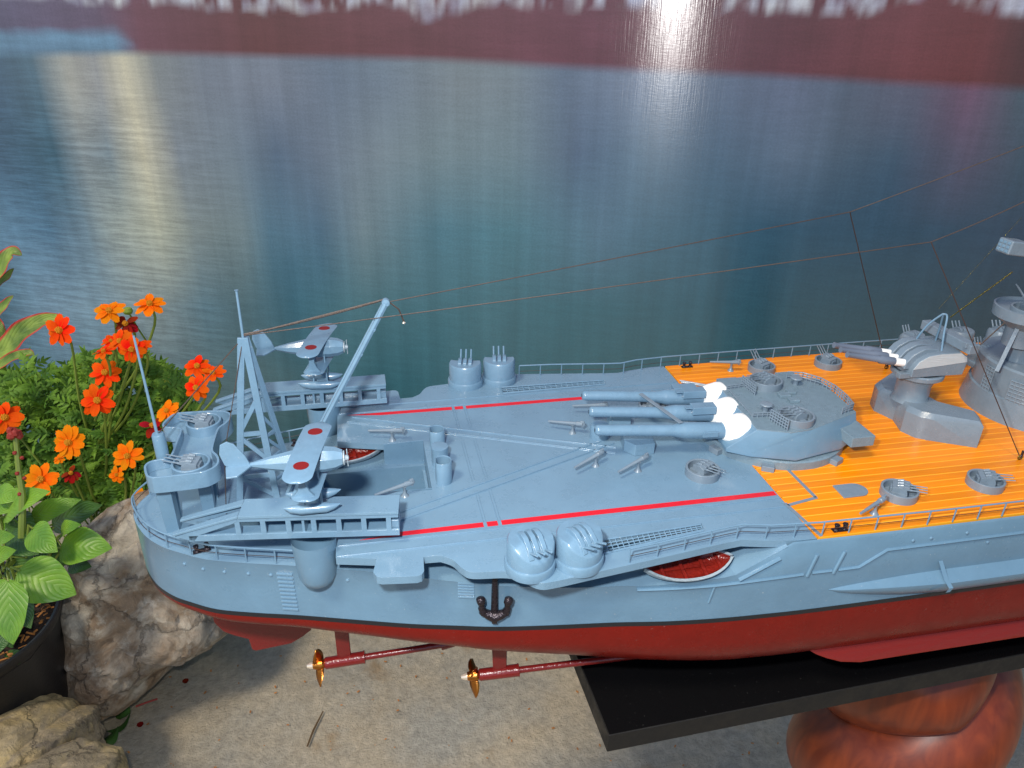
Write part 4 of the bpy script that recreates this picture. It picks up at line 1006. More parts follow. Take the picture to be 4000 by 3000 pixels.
# ================================================================== GROUND AND BANNER
GZ = -60
g_ = MB(); n = 60
for j in range(n+1):
    for i in range(n+1):
        x, y = -260+520*i/n, -160+460*j/n; g_.v.append((x, y, GZ+.35*noise.noise(Vector((x*.03, y*.03, 0)))))
g_.f = [(j*(n+1)+i, j*(n+1)+i+1, (j+1)*(n+1)+i+1, (j+1)*(n+1)+i) for j in range(n) for i in range(n)]
tag(g_.build('ground', 'concrete'), kind='structure')
# banner
AZ = radians(11.9)+atan((2715-2000)/ (FPX/cos(TH)))
BN = Vector((sin(AZ), cos(AZ), 0)); BT = Vector((cos(AZ), -sin(AZ), 0)); BD = 105.
def banner_uv(px, py):
    d = ray(px, py); t_ = BD/d.dot(BN); p = CAM+d*t_ ; q = p-CAM; return q.dot(BT), p.z
ctrl = []  # print tones with lighting and flash falloff left in the colour
def cr(y, *items):
    for x, c in items: ctrl.append((x, y, c))
cr(330,(-300,(70,95,112)),(0,(72,95,112)),(150,(85,110,122)),(280,(172,164,150)),(390,(155,150,145)),(500,(208,192,162)),(620,(135,135,132)),(800,(122,126,134)),(1060,(122,126,136)),(1300,(105,115,128)),(1500,(112,122,132)),(1800,(124,130,132)),(2000,(120,128,132)),(2200,(100,112,128)),(2500,(118,126,142)),(2800,(92,104,122)),(3100,(98,104,122)),(3300,(82,92,108)),(3600,(88,84,100)),(3800,(112,76,96)),(4000,(70,84,94)),(4300,(60,80,90)))
cr(600,(-300,(70,98,112)),(0,(70,95,112)),(220,(62,96,110)),(330,(135,140,138)),(430,(120,130,132)),(560,(200,185,155)),(700,(128,132,135)),(900,(120,130,136)),(1080,(88,105,122)),(1250,(108,118,130)),(1480,(124,134,138)),(1700,(118,132,134)),(2000,(114,130,134)),(2250,(88,104,122)),(2500,(98,118,132)),(2800,(80,100,116)),(3080,(98,110,124)),(3300,(74,90,104)),(3500,(62,82,98)),(3780,(88,78,94)),(4000,(62,78,90)),(4300,(58,74,84)))
cr(900,(-300,(90,125,145)),(0,(98,130,148)),(200,(80,115,135)),(340,(110,130,138)),(430,(150,155,146)),(620,(185,178,152)),(760,(130,136,130)),(950,(118,132,132)),(1050,(88,120,134)),(1250,(84,112,128)),(1420,(120,136,138)),(1700,(78,118,128)),(2000,(78,120,128)),(2350,(88,116,130)),(2550,(70,104,118)),(2800,(62,94,108)),(3200,(50,80,96)),(3600,(48,74,90)),(4000,(52,68,84)),(4300,(50,66,80)))
cr(1200,(-300,(50,90,105)),(0,(60,98,112)),(200,(120,145,158)),(400,(128,150,158)),(600,(140,148,142)),(800,(104,128,134)),(950,(96,118,120)),(1150,(74,112,122)),(1400,(86,122,126)),(1700,(72,112,118)),(2200,(58,102,110)),(2700,(52,90,100)),(3300,(46,76,86)),(4000,(46,64,74)),(4300,(44,60,70)))
cr(1500,(-300,(45,80,95)),(0,(60,98,112)),(400,(88,118,130)),(800,(92,118,122)),(1000,(84,116,120)),(1500,(62,106,112)),(2200,(52,96,102)),(2800,(50,88,92)),(3400,(46,72,76)),(4000,(46,60,66)),(4300,(44,58,64)))
cr(2000,(-300,(45,70,80)),(800,(60,90,92)),(2000,(48,86,90)),(3000,(46,76,78)),(4000,(44,58,62)),(4300,(44,58,62)))
CU = np.array([banner_uv(x, y) for x, y, _ in ctrl]); CC = np.array([lin(c) for _, _, c in ctrl])
def banner():
    U0, U1, V0, V1 = -150, 95, GZ, 62; nu, nv = 520, 400
    us = np.linspace(U0, U1, nu); vs = np.linspace(V0, V1, nv)
    # rows of control points per photographed row, interpolated along u then v
    rows = {}
    for (x, y, c), (u, v) in zip(ctrl, CU): rows.setdefault(y, []).append((u, v, lin(c)))
    ry = sorted(rows)
    colr = np.zeros((nv, nu, 3)); rv = np.zeros((len(ry), nu)); rc = np.zeros((len(ry), nu, 3))
    for k, y in enumerate(ry):
        a = sorted(rows[y]); u_ = [q[0] for q in a]
        rv[k] = np.interp(us, u_, [q[1] for q in a])
        for ch in range(3): rc[k, :, ch] = np.interp(us, u_, [q[2][ch] for q in a])
    for i in range(nu):
        o = np.argsort(rv[:, i])
        for ch in range(3): colr[:, i, ch] = np.interp(vs, rv[o, i], rc[o, i, ch])
    # upper shoreline band and city strip
    def vline(pts):
        q = np.array([banner_uv(*p) for p in pts]); o = np.argsort(q[:, 0]); return np.interp(us, q[o, 0], q[o, 1])
    shore = vline([(-300,228),(0,230),(560,225),(1100,238),(1700,250),(2400,290),(3000,315),(3500,345),(3850,360),(4000,368),(4300,385)])
    city = vline([(-300,5),(0,10),(250,15),(340,35),(500,30),(650,28),(760,45),(900,60),(1250,60),(1450,35),(1560,45),(1620,85),(1700,100),(1780,70),(1900,35),(2200,55),(2400,45),(2900,60),(3150,70),(3330,85),(3450,60),(3550,20),(3650,5),(3800,55),(4000,90),(4300,90)])
    leftw_t = vline([(-300,115),(0,112),(450,115),(520,150),(560,215),(570,222),(4300,500)])
    mar_pts = [(-300,(92,84,108)),(0,(96,88,110)),(400,(104,84,104)),(560,(112,66,78)),(1000,(100,52,56)),(1700,(104,57,66)),(2300,(104,57,70)),(3000,(94,50,60)),(3500,(104,50,56)),(3800,(108,48,52)),(4000,(76,40,44)),(4300,(75,40,44))]
    mu = [banner_uv(x, 180)[0] for x, _ in mar_pts]; mc = np.array([lin(c) for _, c in mar_pts])
    U560 = banner_uv(560, 190)[0]
    for i, u in enumerate(us):
        base = np.array([np.interp(u, mu, mc[:, ch]) for ch in range(3)])
        for j, v in enumerate(vs):
            if v > shore[i]:
                t_ = min(1, (v-shore[i])/1.2); c = base*(1+.12*noise.noise(Vector((u*.12, v*.35, 2))))
                if u < U560+3:
                    e_ = max(0, min(1, (leftw_t[i]-v+.8*noise.noise(Vector((u*.25, v*.5, 1))))/1.5+.3))*max(0, min(1, (U560-u)/5+.8*noise.noise(Vector((u*.1, v*.6, 8)))))
                    c = c*(1-e_)+e_*np.array(lin((104, 134, 154)))*(1+.35*noise.noise(Vector((u*.03, v*.9, 5))))
                cb = city[i]+.7+.7*noise.noise(Vector((u*.35, 0, 9)))
                if v > cb-.7:
                    q = noise.noise(Vector((u*.5, v*.16, 3)))+.7*noise.noise(Vector((u*1.1, v*.35, 7)))
                    k = min(1, max(0, .42+1.2*q))*min(1, (v-cb+.7)/1.2); hue = .5+.9*noise.noise(Vector((u*.3, v*.2, 11))); hue = max(0, min(1, hue))
                    c = c*(1-k)+k*(np.array(lin((212, 204, 196)))*hue+(1-hue)*np.array(lin((158, 152, 172))))
                colr[j, i] = colr[j, i]*(1-t_)+c*t_
    return us, vs, colr
us, vs, colr = banner()
colr = colr*np.array([1.04, 1.20, 1.36])
nu, nv = len(us), len(vs)
bm_ = MB(); 
for j, v in enumerate(vs):
    for i, u in enumerate(us):
        p = CAM+BN*(BD+.25*sin(u*.07)*max(0, (v+60)/120))+BT*u; bm_.v.append((p.x, p.y, v))
bm_.f = [(j*nu+i, j*nu+i+1, (j+1)*nu+i+1, (j+1)*nu+i) for j in range(nv-1) for i in range(nu-1)]
bm_.uv = [((us[i]), vs[j]) for j in range(nv) for i in range(nu)]
def banner_mat():
    m_ = mat('printed_vinyl', (.2, .2, .2), .33); t = m_.node_tree; b = t.nodes['Principled BSDF']
    at = t.nodes.new('ShaderNodeVertexColor'); at.layer_name = 'print'
    uv = t.nodes.new('ShaderNodeUVMap')
    def ns(sx, sy, sc, d, r=.6):
        mp = t.nodes.new('ShaderNodeMapping'); mp.inputs['Scale'].default_value = (sx, sy, 1); t.links.new(uv.outputs[0], mp.inputs[0])
        n = t.nodes.new('ShaderNodeTexNoise'); n.inputs['Scale'].default_value = sc; n.inputs['Detail'].default_value = d; n.inputs['Roughness'].default_value = r; t.links.new(mp.outputs[0], n.inputs[0]); return n
    def mr(n, a, b_, c, d, o=0):
        q = t.nodes.new('ShaderNodeMapRange'); q.inputs[1].default_value = a; q.inputs[2].default_value = b_; q.inputs[3].default_value = c; q.inputs[4].default_value = d
        t.links.new(n.outputs[o], q.inputs[0]); return q
    def mul(a, b_):
        q = t.nodes.new('ShaderNodeMath'); q.operation = 'MULTIPLY'; t.links.new(a.outputs[0], q.inputs[0]); t.links.new(b_.outputs[0], q.inputs[1]); return q
    streak = mr(ns(1, .03, .35, 5, .6), .3, .7, .88, 1.12)
    rip = mr(ns(.22, 1.6, .9, 6, .65), .3, .7, .93, 1.07)
    # stronger ripples to the left of the print
    fine = mr(ns(1, 1, 3.5, 3, .6), .3, .7, .92, 1.08)
    k = mul(mul(streak, rip), fine)
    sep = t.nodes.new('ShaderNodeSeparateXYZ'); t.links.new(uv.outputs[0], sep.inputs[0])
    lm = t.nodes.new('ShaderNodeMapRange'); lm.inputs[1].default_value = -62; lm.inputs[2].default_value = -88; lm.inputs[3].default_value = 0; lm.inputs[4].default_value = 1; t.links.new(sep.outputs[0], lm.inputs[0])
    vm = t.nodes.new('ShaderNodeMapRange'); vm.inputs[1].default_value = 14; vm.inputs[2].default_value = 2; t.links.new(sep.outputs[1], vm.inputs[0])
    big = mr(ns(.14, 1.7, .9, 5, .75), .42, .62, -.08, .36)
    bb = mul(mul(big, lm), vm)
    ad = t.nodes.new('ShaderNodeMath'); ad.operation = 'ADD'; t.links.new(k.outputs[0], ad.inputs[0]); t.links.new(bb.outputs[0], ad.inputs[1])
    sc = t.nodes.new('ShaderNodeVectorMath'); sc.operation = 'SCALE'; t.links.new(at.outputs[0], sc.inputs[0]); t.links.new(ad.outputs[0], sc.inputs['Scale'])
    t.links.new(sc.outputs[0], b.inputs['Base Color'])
    # vertical threads of the woven vinyl
    th = ns(6, .15, 1.0, 2, .5); wv_ = ns(1.2, 5, 1.0, 2, .5)
    a2 = t.nodes.new('ShaderNodeMath'); a2.operation = 'ADD'; t.links.new(th.outputs[0], a2.inputs[0]); t.links.new(wv_.outputs[0], a2.inputs[1])
    bp = t.nodes.new('ShaderNodeBump'); bp.inputs['Distance'].default_value = .006; t.links.new(a2.outputs[0], bp.inputs['Height']); t.links.new(bp.outputs[0], b.inputs['Normal'])
    tg = t.nodes.new('ShaderNodeTangent'); tg.direction_type = 'UV_MAP'
    t.links.new(tg.outputs[0], b.inputs['Tangent']); b.inputs['Anisotropic'].default_value = .85; b.inputs['Anisotropic Rotation'].default_value = 0.25
    b.inputs['Roughness'].default_value = .2; b.inputs['Specular IOR Level'].default_value = 1.0
banner_mat()
me = bpy.data.meshes.new('banner'); me.from_pydata(bm_.v, [], bm_.f); me.materials.append(MATS['printed_vinyl'])
l = me.uv_layers.new(name='UVMap'); vi = np.zeros(len(me.loops), dtype=np.int32); me.loops.foreach_get('vertex_index', vi)
l.data.foreach_set('uv', np.array(bm_.uv, dtype=np.float32)[vi].ravel())
ca = me.color_attributes.new('print', 'FLOAT_COLOR', 'POINT')
ca.data.foreach_set('color', np.concatenate([np.clip(colr, 0, 1).reshape(-1, 3), np.ones((nu*nv, 1))], axis=1).astype(np.float32).ravel())
me.polygons.foreach_set('use_smooth', [True]*len(me.polygons))
bo_ = bpy.data.objects.new('banner', me); put(bo_)
sm = bo_.modifiers.new('thickness', 'SOLIDIFY'); sm.thickness = .12; sm.offset = 1
tag(bo_, 'large printed vinyl banner of a lake with maroon shoreline behind the ship', 'banner')

# ================================================================== ROCKS
def rock(name, label, outline, dep, thick, mt, seed, group=None):
    cxp = sum(p[0] for p in outline)/len(outline); cyp = sum(p[1] for p in outline)/len(outline)
    c = PD(cxp, cyp, dep+thick*.3)
    pts = [PD(px, py, dep+thick*.3)-c for px, py in outline]
    ang = [atan2(p.dot(UP), p.dot(RT)) for p in pts]; rad = [p.length for p in pts]
    o = np.argsort(ang); A_ = np.array(ang)[o]; R2 = np.array(rad)[o]
    A_ = np.concatenate([A_-2*pi, A_, A_+2*pi]); R2 = np.concatenate([R2]*3)
    bm = bmesh.new(); bmesh.ops.create_icosphere(bm, subdivisions=6, radius=1)
    up = Vector((0, 0, 1)); back = fw
    for v in bm.verts:
        d = v.co.normalized(); x, y, z = d.x, d.y, d.z
        r = float(np.interp(atan2(y, x), A_, R2)); s = sqrt(x*x+y*y)
        p = (RT*x/max(s, 1e-6)+UP*y/max(s, 1e-6))*r*s**.75*1.0 + back*z*abs(z)**-.3*thick if s > 1e-6 else back*z*thick
        q = p*.13+Vector((seed, 0, 0))
        cell = noise.voronoi(q*1.1, distance_metric='DISTANCE', exponent=2)[0]
        cell2 = noise.voronoi(q*2.6)[0]; k = .10*noise.fractal(q, 1, 2, 4)*thick*1.2 + (cell[0]-.4)*thick*.22 + (min(cell2[1]-cell2[0], .25)-.12)*thick*.22 + .05*thick*noise.ridged_multi_fractal(q*3, 1, 2.1, 5, 1, 2)
        edge = .25+.75*abs(z)
        v.co = c+p+p.normalized()*k*edge
        if v.co.z < GZ: v.co.z = GZ-.1
    me = bpy.data.meshes.new(name); bm.to_mesh(me); bm.free(); me.materials.append(MATS[mt])
    me.polygons.foreach_set('use_smooth', [True]*len(me.polygons)); me.set_sharp_from_angle(angle=R_(32))
    ob = bpy.data.objects.new(name, me); put(ob); tag(ob, label, 'rock', group); return ob
rock('boulder', 'big grey brown boulder standing on the concrete behind the stern of the ship',
     [(250,2160),(400,2040),(520,1960),(640,1900),(760,1990),(820,2120),(880,2300),(905,2440),(845,2500),(720,2540),(660,2600),(590,2680),(500,2740),(400,2778),(290,2740),(240,2600),(215,2400)], 92, 9, 'rock_brown', 3)
rock('stone', 'pale angular stone in the lower left corner, upper and larger of the pair',
     [(-200,2830),(0,2796),(110,2782),(205,2830),(285,2838),(298,2905),(330,2960),(300,3100),(-200,3100)], 76, 6, 'rock_pale', 11, 'pale stones in the lower left corner')
rock('stone', 'yellowish pale stone at the very bottom edge, lower one of the pair',
     [(60,3010),(160,2965),(280,2962),(360,2970),(425,2985),(440,3060),(400,3200),(100,3200)], 71, 5, 'rock_pale', 17, 'pale stones in the lower left corner')

# ================================================================== PLANTS
def leaf_mesh(b_, tip, side, wd, bend, n=10, m_=6, fold=.25, shape=.75, notch=0, wave=0):
    """builds verts of one leaf from base b_ to tip, returns MB with uv"""
    g_ = MB(); g_.uv = []
    ax = tip-b_; L = ax.length; ax = ax.normalized(); side = (side-ax*side.dot(ax)).normalized(); nr = ax.cross(side).normalized()
    for i in range(n+1):
        t_ = i/n; wv = wd/2*sin(pi*min(1, t_**shape*.985+.012))**.85
        c = b_+ax*L*t_+nr*bend*sin(pi*t_)*L
        for j in range(m_+1):
            s = -1+2*j/m_
            p = c+side*s*wv+nr*(abs(s)*fold*wv+wave*sin(t_*14+s*3)*wv*abs(s))
            g_.v.append(tuple(p)); g_.uv.append((t_, .5+.5*s))
    for i in range(n):
        for j in range(m_): g_.f.append((i*(m_+1)+j, i*(m_+1)+j+1, (i+1)*(m_+1)+j+1, (i+1)*(m_+1)+j))
    return g_
# potted broad leaved plant
pc = PD(-175, 2470, 80); 
pot = thing('potted_plant', 'black plastic pot of soil with a broad leaved green plant at the left edge', 'potted plant', (pc.x, pc.y, GZ))
pz = PD(120, 2560, 76).z
PR = 10.0
MB().lathe([(PR*.78,GZ+.1-pz),(PR*.95,-1.2),(PR*.97,-1.2),(PR,-1.1),(PR*1.02,-.5),(PR*1.02,0),(PR,.1),(PR*.97,0),(PR*.93,-2.5),(PR*.9,-3.2)], 64, T(pc.x, pc.y, pz)).build('pot', 'pot_black', pot)
so_ = MB(); N_ = 40
so_.v = [(pc.x, pc.y, pz-1.6)]; 
for i in range(1, 10):
    for k in range(N_):
        a = 2*pi*k/N_; r = PR*.95*i/9; so_.v.append((pc.x+r*cos(a), pc.y+r*sin(a), pz-1.8+.7*noise.noise(Vector((r*cos(a), r*sin(a), 0))*.6)))
so_.f = [(0, 1+k, 1+(k+1) % N_) for k in range(N_)]+[(1+i*N_+k, 1+(i+1)*N_+k, 1+(i+1)*N_+(k+1) % N_, 1+i*N_+(k+1) % N_) for i in range(8) for k in range(N_)]
so_.build('soil', 'soil', pot, smooth=180)
mu_ = MB()
for _ in range(420):
    a = rnd.uniform(0, 2*pi); r = PR*.9*sqrt(rnd.random()); M = T(pc.x+r*cos(a), pc.y+r*sin(a), pz-1.35+rnd.uniform(-.1, .3)) @ RZ(rnd.uniform(0, pi)) @ RY(rnd.uniform(-.5, .5)) @ RX(rnd.uniform(-.7,.7))
    l_ = rnd.uniform(.2, .9); mu_.box(-l_/2, l_/2, -.1, .1, -.03, .03, M)
tag(mu_.build('bark_mulch', 'mulch', pot), kind='stuff')
broad = [((100,590),(412,722),200,77,0),((45,640),(72,992),175,74,0),((130,740),(168,905),110,80,1),((175,365),(312,492),130,79,0),((325,470),(606,472),165,80,0),
 ((280,345),(552,238),130,88,1),((165,318),(440,208),95,84,0),((25,300),(272,165),135,82,0),((-20,170),(112,205),95,82,0),((-40,520),(88,482),80,76,0),((55,395),(212,505),120,80,1),
 ((375,560),(495,572),80,86,1),((-30,430),(82,408),70,78,0),((20,1105),(155,1038),90,78,1),((-20,350),(100,330),70,84,0),((130,330),(30,420),80,83,1),((-60,1010),(60,960),100,76,1),((340,500),(400,520),60,80,0),((250,380),(120,460),90,84,1),((330,400),(440,345),80,80,0),((-20,640),(-10,880),150,78,0),((60,520),(210,640),140,82,1),((-40,240),(95,262),90,83,0),((210,440),(360,560),110,83,1),((90,300),(200,420),110,84,1),((-30,800),(70,1010),120,79,1)]
q = lambda x, y: (x*.7235, 1800+y*.7235)
stemc = PD(*q(40, 700), 80)
for i, (b_, t_, wd, dep, dk) in enumerate(broad):
    B_, T_ = PD(*q(*b_), dep+rnd.uniform(-1, 1)), PD(*q(*t_), dep-rnd.uniform(0, 2.5)); wcm = 1.25*wd*.7235*dep/FPX
    ax = (T_-B_).normalized(); side = ax.cross(-fw+Vector((0, 0, .5+rnd.uniform(-.3, .3))))
    lf = leaf_mesh(B_, T_, side, wcm, rnd.uniform(-.12, -.03), n=14, m_=8, fold=-.18, wave=.06)
    o = lf.build('leaf', 'dark_leaf' if dk else 'broad_leaf', pot, smooth=180)
    MB().tube([B_+ax*.2, B_-ax*.8, B_.lerp(stemc, .35)+Vector((0, 0, -1)), B_.lerp(Vector((stemc.x, stemc.y, B_.z-3)), .8)], .14, 6).build('leaf_stalk', 'stem_green', pot)
MB().tube([stemc+Vector((-3,1,6)), stemc, Vector((pc.x, pc.y, pz-2))], .35, 8).build('stem', 'stem_green', pot)
fs = [PD(85*.7235, 900+1120*.7235, 80), PD(100*.7235, 900+1290*.7235, 80), PD(122*.7235, 900+1430*.7235, 80), PD(118*.7235, 900+1660*.7235, 80)]
MB().tube(fs, [.28, .3, .36, .4], 8).build('flower_stem', 'stem_green', pot)
for i in range(9):
    p = fs[0].lerp(fs[2], i/8*.95); a = i*2.1
    MB().lathe([(0,-.25),(.22,-.05),(.2,.12),(0,.3)], 7, T(p.x+.35*cos(a), p.y+.35*sin(a), p.z) @ RX(.6*sin(a)) @ RY(.8)).build('flower_bract', 'stem_red', pot)
for i in range(7):
    a = i*.9; MB().lathe([(0,-.5),(.4,-.1),(.3,.3),(0,.5)], 7, T(fs[0].x+.4*cos(a), fs[0].y+.4*sin(a), fs[0].z+.2+.2*i % .7)).build('flower_bract', 'stem_red', pot)

# red edged plant at the left edge
rp0 = PD(-120, 1700, 112)
rpl = thing('red_edged_plant', 'plant with long pointed green leaves edged in red at the left edge of the banner', 'plant', (rp0.x, rp0.y, GZ))
MB().tube([Vector((rp0.x, rp0.y, GZ)), rp0], .7, 8).build('stem', 'stem_green', rpl)
def red_leaf(pts, wd, dep, up_=.5):
    P = catmull([PD(x*.7235, 900+y*.7235, dep) for x, y in pts], 6); n = len(P)-1; g_ = MB(); g_.uv = []
    for i, c in enumerate(P):
        t_ = i/n; ax = (P[min(i+1, n)]-P[max(i-1, 0)]).normalized(); side = ax.cross(-fw+Vector((0, 0, up_))).normalized(); nr = ax.cross(side)
        wv = wd*.7235*dep/FPX/2*max(.02, sin(pi*min(1, t_*.9+.1)))**.8
        for j in range(7):
            s = -1+2*j/6; g_.v.append(tuple(c+side*s*wv-nr*abs(s)*wv*.35+nr*.12*sin(t_*20)*wv*s*s)); g_.uv.append((t_, .5+.5*s))
    for i in range(n):
        for j in range(6): g_.f.append((i*7+j, i*7+j+1, (i+1)*7+j+1, (i+1)*7+j))
    g_.build('leaf', 'red_edge_leaf', rpl, smooth=180)
red_leaf([(-60,330),(-20,250),(25,170),(70,115),(118,135)], 95, 108); red_leaf([(-80,700),(20,650),(110,560),(220,490),(345,462)], 120, 106, .2)
red_leaf([(-90,560),(-40,480),(20,410),(72,352)], 70, 108); red_leaf([(-90,780),(-20,740),(60,690),(150,660),(185,672)], 60, 104)
red_leaf([(-60,420),(-20,500),(10,560),(20,640)], 70, 110); red_leaf([(-60,800),(20,800),(100,815),(170,832)], 45, 106); red_leaf([(-60,300),(-20,290),(40,250),(75,205)], 60, 109)

# cosmos bush: foliage (uncountable), then each flower
cb0 = PD(420, 1980, 104)
cos_ = thing('cosmos_bush', 'leafy green bush full of orange and red flowers left of the ship', 'flowering plant', (cb0.x, cb0.y, GZ))
reg = [(0,1480),(130,1420),(220,1440),(300,1430),(380,1400),(470,1380),(560,1400),(640,1440),(720,1500),(740,1580),(700,1650),(680,1720),(660,1800),(600,1880),(560,1950),(520,1990),(420,2000),(330,1990),(200,1960),(120,1900),(0,1880),(-80,1700)]
def inside(x, y):
    c = False; n = len(reg)
    for i in range(n):
        a, b = reg[i], reg[(i+1) % n]
        if (a[1] > y) != (b[1] > y) and x < (b[0]-a[0])*(y-a[1])/(b[1]-a[1])+a[0]: c = not c
    return c
fol = MB(); fol.uv = []; cnt = 0
def leaflet(c, d, nrm, L, wd):
    s = d.cross(nrm).normalized(); n0 = len(fol.v); nn = s.cross(d)
    P = [(c, 0), (c+d*L*.3+s*wd*.5-nn*.05, .3), (c+d*L*.35, .35), (c+d*L*.3-s*wd*.5-nn*.05, .3), (c+d*L*.7+s*wd*.38-nn*.1, .7), (c+d*L*.72-nn*.05, .7), (c+d*L*.7-s*wd*.38-nn*.1, .7), (c+d*L-nn*.3, 1)]
    for (p, t_), v_ in zip(P, (.5,1,.5,0,1,.5,0,.5)): fol.v.append(tuple(p)); fol.uv.append((t_, v_))
    for f_ in ((0,1,2),(0,2,3),(1,4,5,2),(2,5,6,3),(4,7,5),(5,7,6)): fol.f.append(tuple(n0+i for i in f_))
random.seed(5)
while cnt < 2700:
    x, y = rnd.uniform(-80, 800), rnd.uniform(1360, 2010)
    if not inside(x+rnd.gauss(0, 14), y+rnd.gauss(0, 14)): continue
    cl = noise.noise(Vector((x*.012, y*.012, 4)))
    if cl < -.12 and rnd.random() < .8: continue
    dep = 106+rnd.uniform(-8, 9)+cl*6; c = PD(x, y, dep)
    ax = Vector((rnd.gauss(0, .7), rnd.gauss(0, .6)-.35, rnd.uniform(-.1, 1))).normalized(); nr = Vector((rnd.gauss(0, .4), -.8+rnd.gauss(0, .3), .9)).normalized()
    sd_ = ax.cross(nr).normalized(); L = rnd.uniform(1.3, 2.8)
    leaflet(c+ax*L*.35, ax, nr, L*.8, .5)
    for k, t_ in enumerate((.05, .3, .55)):
        for s in (-1, 1):
            leaflet(c+ax*L*t_, (ax*.75+sd_*s*.8).normalized(), nr, L*(.55-.1*k)*rnd.uniform(.8, 1.2), .42)
    cnt += 1
tag(fol.build('foliage', 'cosmos_leaf', cos_, smooth=180), kind='stuff')
sb = MB()
for _ in range(60):
    x, y = rnd.uniform(0, 650), rnd.uniform(1450, 1800); a = PD(x, y, 108); b_ = Vector((cb0.x+rnd.gauss(0, 4), cb0.y+rnd.gauss(0, 3), GZ))
    sb.tube([a, a.lerp(b_, .5)+Vector((rnd.gauss(0, 2), 0, 2)), b_], .12, 5)
tag(sb.build('stems', 'stem_green', cos_), kind='stuff')
def petal_mesh(mt, seed):
    r_ = random.Random(seed); g_ = MB(); g_.uv = []
    n, m2 = 7, 6
    for i in range(n+1):
        t_ = i/n; wv = .60*sin(pi*min(1, (t_**.95)*.74+.05))**.75
        for j in range(m2+1):
            s = -1+2*j/m2; tooth = (.07*(1 if j % 2 else -1)) if i == n else 0
            g_.v.append((.22+1.95*t_-.28*s*s*t_+tooth, s*wv, .10*sin(pi*t_)+.14*s*s*(1-t_)+.05*cos(s*7)*t_)); g_.uv.append((t_, .5+.5*s))
    for i in range(n):
        for j in range(m2): g_.f.append((i*(m2+1)+j, i*(m2+1)+j+1, (i+1)*(m2+1)+j+1, (i+1)*(m2+1)+j))
    return g_.mesh('petal', mt, 180)
PM = {k: petal_mesh('petal_'+k, 1) for k in ('orange', 'red', 'dark')}
DISC = MB(); DISC.lathe([(.42,-.05),(.45,.1),(.36,.25),(.15,.3),(0,.3)], 14)
for i in range(34):
    a = i*2.4; r = .07*sqrt(i); DISC.box(-.045,.045,-.045,.045,.15,.48-.1*r+.05*(i % 3), T(r*cos(a), r*sin(a), 0))
DM = DISC.mesh('flower_centre', 'disc_yellow', 40)
fl_ = [(325,540,185,'red',.1),(592,438,172,'orange',.75),(808,400,168,'orange',1.05),(680,505,140,'dark',.5),(652,598,150,'red',.2),(712,640,150,'red',-.2),(560,655,125,'red',1.2),(568,768,168,'red',.2),
 (528,918,190,'red',.1),(30,1010,190,'red',.15),(375,1145,190,'orange',.1),(225,1345,190,'orange',.3),(690,1218,165,'orange',.15),(632,1318,100,'orange',0),(765,1452,140,'orange',.1),
 (905,978,145,'orange',.6),(825,1055,140,'dark',.6),(1065,735,150,'red',.6),(1150,775,140,'red',.9),(1062,848,150,'red',.0),(385,1312,110,'dark',.8),(600,600,110,'red',.9),(770,620,100,'red',1.0),(320,1235,70,'orange',.9)]
for (x, y, dm_, kd, tilt) in fl_:
    dep = 93+rnd.uniform(-3, 2); c = PD(x*.7235, 900+y*.7235, dep); R = .98*dm_*.7235*dep/FPX/2
    face = (-fw+UP*tilt+RT*rnd.uniform(-.25, .25)).normalized(); M = face.to_track_quat('Z', 'Y').to_matrix().to_4x4(); M.translation = c
    M = M @ RZ(rnd.uniform(0, 6)) @ Matrix.Diagonal((R/2.15, R/2.15, R/2.15, 1))
    root = share('flower', DM, cos_, M)
    np_ = rnd.choice((8, 8, 9, 10)) if kd != 'dark' else 11
    for k in range(np_):
        up_ = rnd.gauss(-.06, .12) if kd != 'dark' else rnd.gauss(-.5, .5)
        share('petal', PM[kd], root, M @ RZ(2*pi*k/np_+rnd.gauss(0, .08)) @ T(0, 0, .03*(k % 2)) @ RY(-up_) @ RX(rnd.gauss(0, .15)) @ Matrix.Diagonal((rnd.uniform(.9, 1.05), rnd.uniform(.9, 1.15), 1, 1)))
    e = c-face*R*.1; dn = Vector((cb0.x, cb0.y, c.z-18)); P = [e, e-face*1.2+Vector((0, 0, -1.6)), e.lerp(dn, .35)+Vector((0, 0, -3)), e.lerp(dn, .8)]
    MB().tube(catmull(P, 4), .16, 6).build('flower_stalk', 'stem_green', cos_)
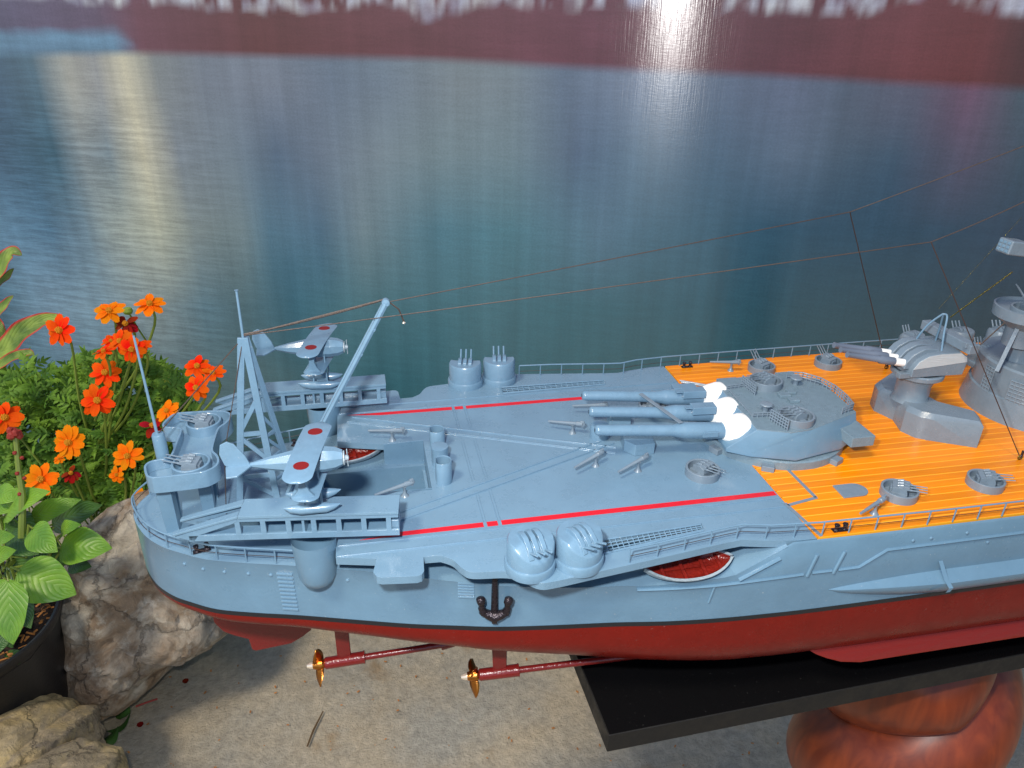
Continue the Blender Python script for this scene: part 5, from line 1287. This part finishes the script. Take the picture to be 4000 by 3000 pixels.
for x, y in ((98,920),(900,815),(588,1082),(690,435)):
    c = PD(x*.7235, 900+y*.7235, 101); MB().lathe([(0,-.6),(.5,-.35),(.65,0),(.5,.4),(0,.55)], 12, T(*c)).build('flower_bud', 'bud_green', cos_)
    MB().tube([c, c+Vector((.5,1,-3)), c+Vector((1.2,2,-6))], .12, 5).build('flower_stalk', 'stem_green', cos_)

# ================================================================== LITTER ON THE GROUND
def gp(px, py): p = PZ(px, py, GZ+.45); return p
lf0 = gp(415, 2860)
wl = thing('fallen_leaf', 'curled dark green fallen leaf lying on the concrete below the boulder', 'leaf', tuple(lf0))
for i, (dx, dy, L) in enumerate(((0,0,3.2),(1.2,1.5,2.4),(-.3,-1.8,2.6))):
    b_ = lf0+Vector((dx, dy, .2)); leaf_mesh(b_, b_+Vector((rnd.uniform(-1,1), rnd.uniform(-1,1), .3)).normalized()*L, Vector((1,.5,.4)), 1.8, .2, n=8, m_=4, fold=.4).build('leaf_blade', 'dark_leaf', wl, smooth=180)
tg_ = gp(1230, 2850); tw2 = MB().tube([gp(1200,2915), gp(1225,2850), gp(1262,2778)], [.1,.13,.08], 6).build('twig', 'twig_brown'); tag(tw2, 'thin brown twig lying on the concrete below the stern', 'twig')
t3 = MB().tube([gp(530,2760), gp(570,2745), gp(615,2730)], .12, 6).build('twig', 'stem_red'); tag(t3, 'thin reddish twig lying in the shade beside the boulder', 'twig')
pet = MB(); 
for _ in range(110):
    x, y = rnd.uniform(500, 3600), rnd.uniform(2480, 3000); p = gp(x, y); M = T(p.x, p.y, p.z-.1) @ RZ(rnd.uniform(0, 6)) @ RX(rnd.uniform(-.3, .3)); s = rnd.uniform(.06, .2)
    pet.box(-s, s, -s*.5, s*.5, -.02, .04, M)
tag(pet.build('petal_litter', 'mulch'), 'scattered tiny orange and yellow flecks on the concrete ground', 'litter', kind='stuff')
for x, y, s in ((725,2662,.42),(548,2832,.42)):
    p = gp(x, y); k = MB().lathe([(0,0),(s*.6,.1),(s,.35),(0,.25)], 7, T(p.x, p.y, p.z-.2)).build('fallen_petal', 'petal_dark')
    tag(k, 'small dark red petal on the concrete right of the boulder' if x > 700 else 'small dark red petal on the concrete near the fallen leaf', 'petal')
S.render.engine = 'CYCLES'
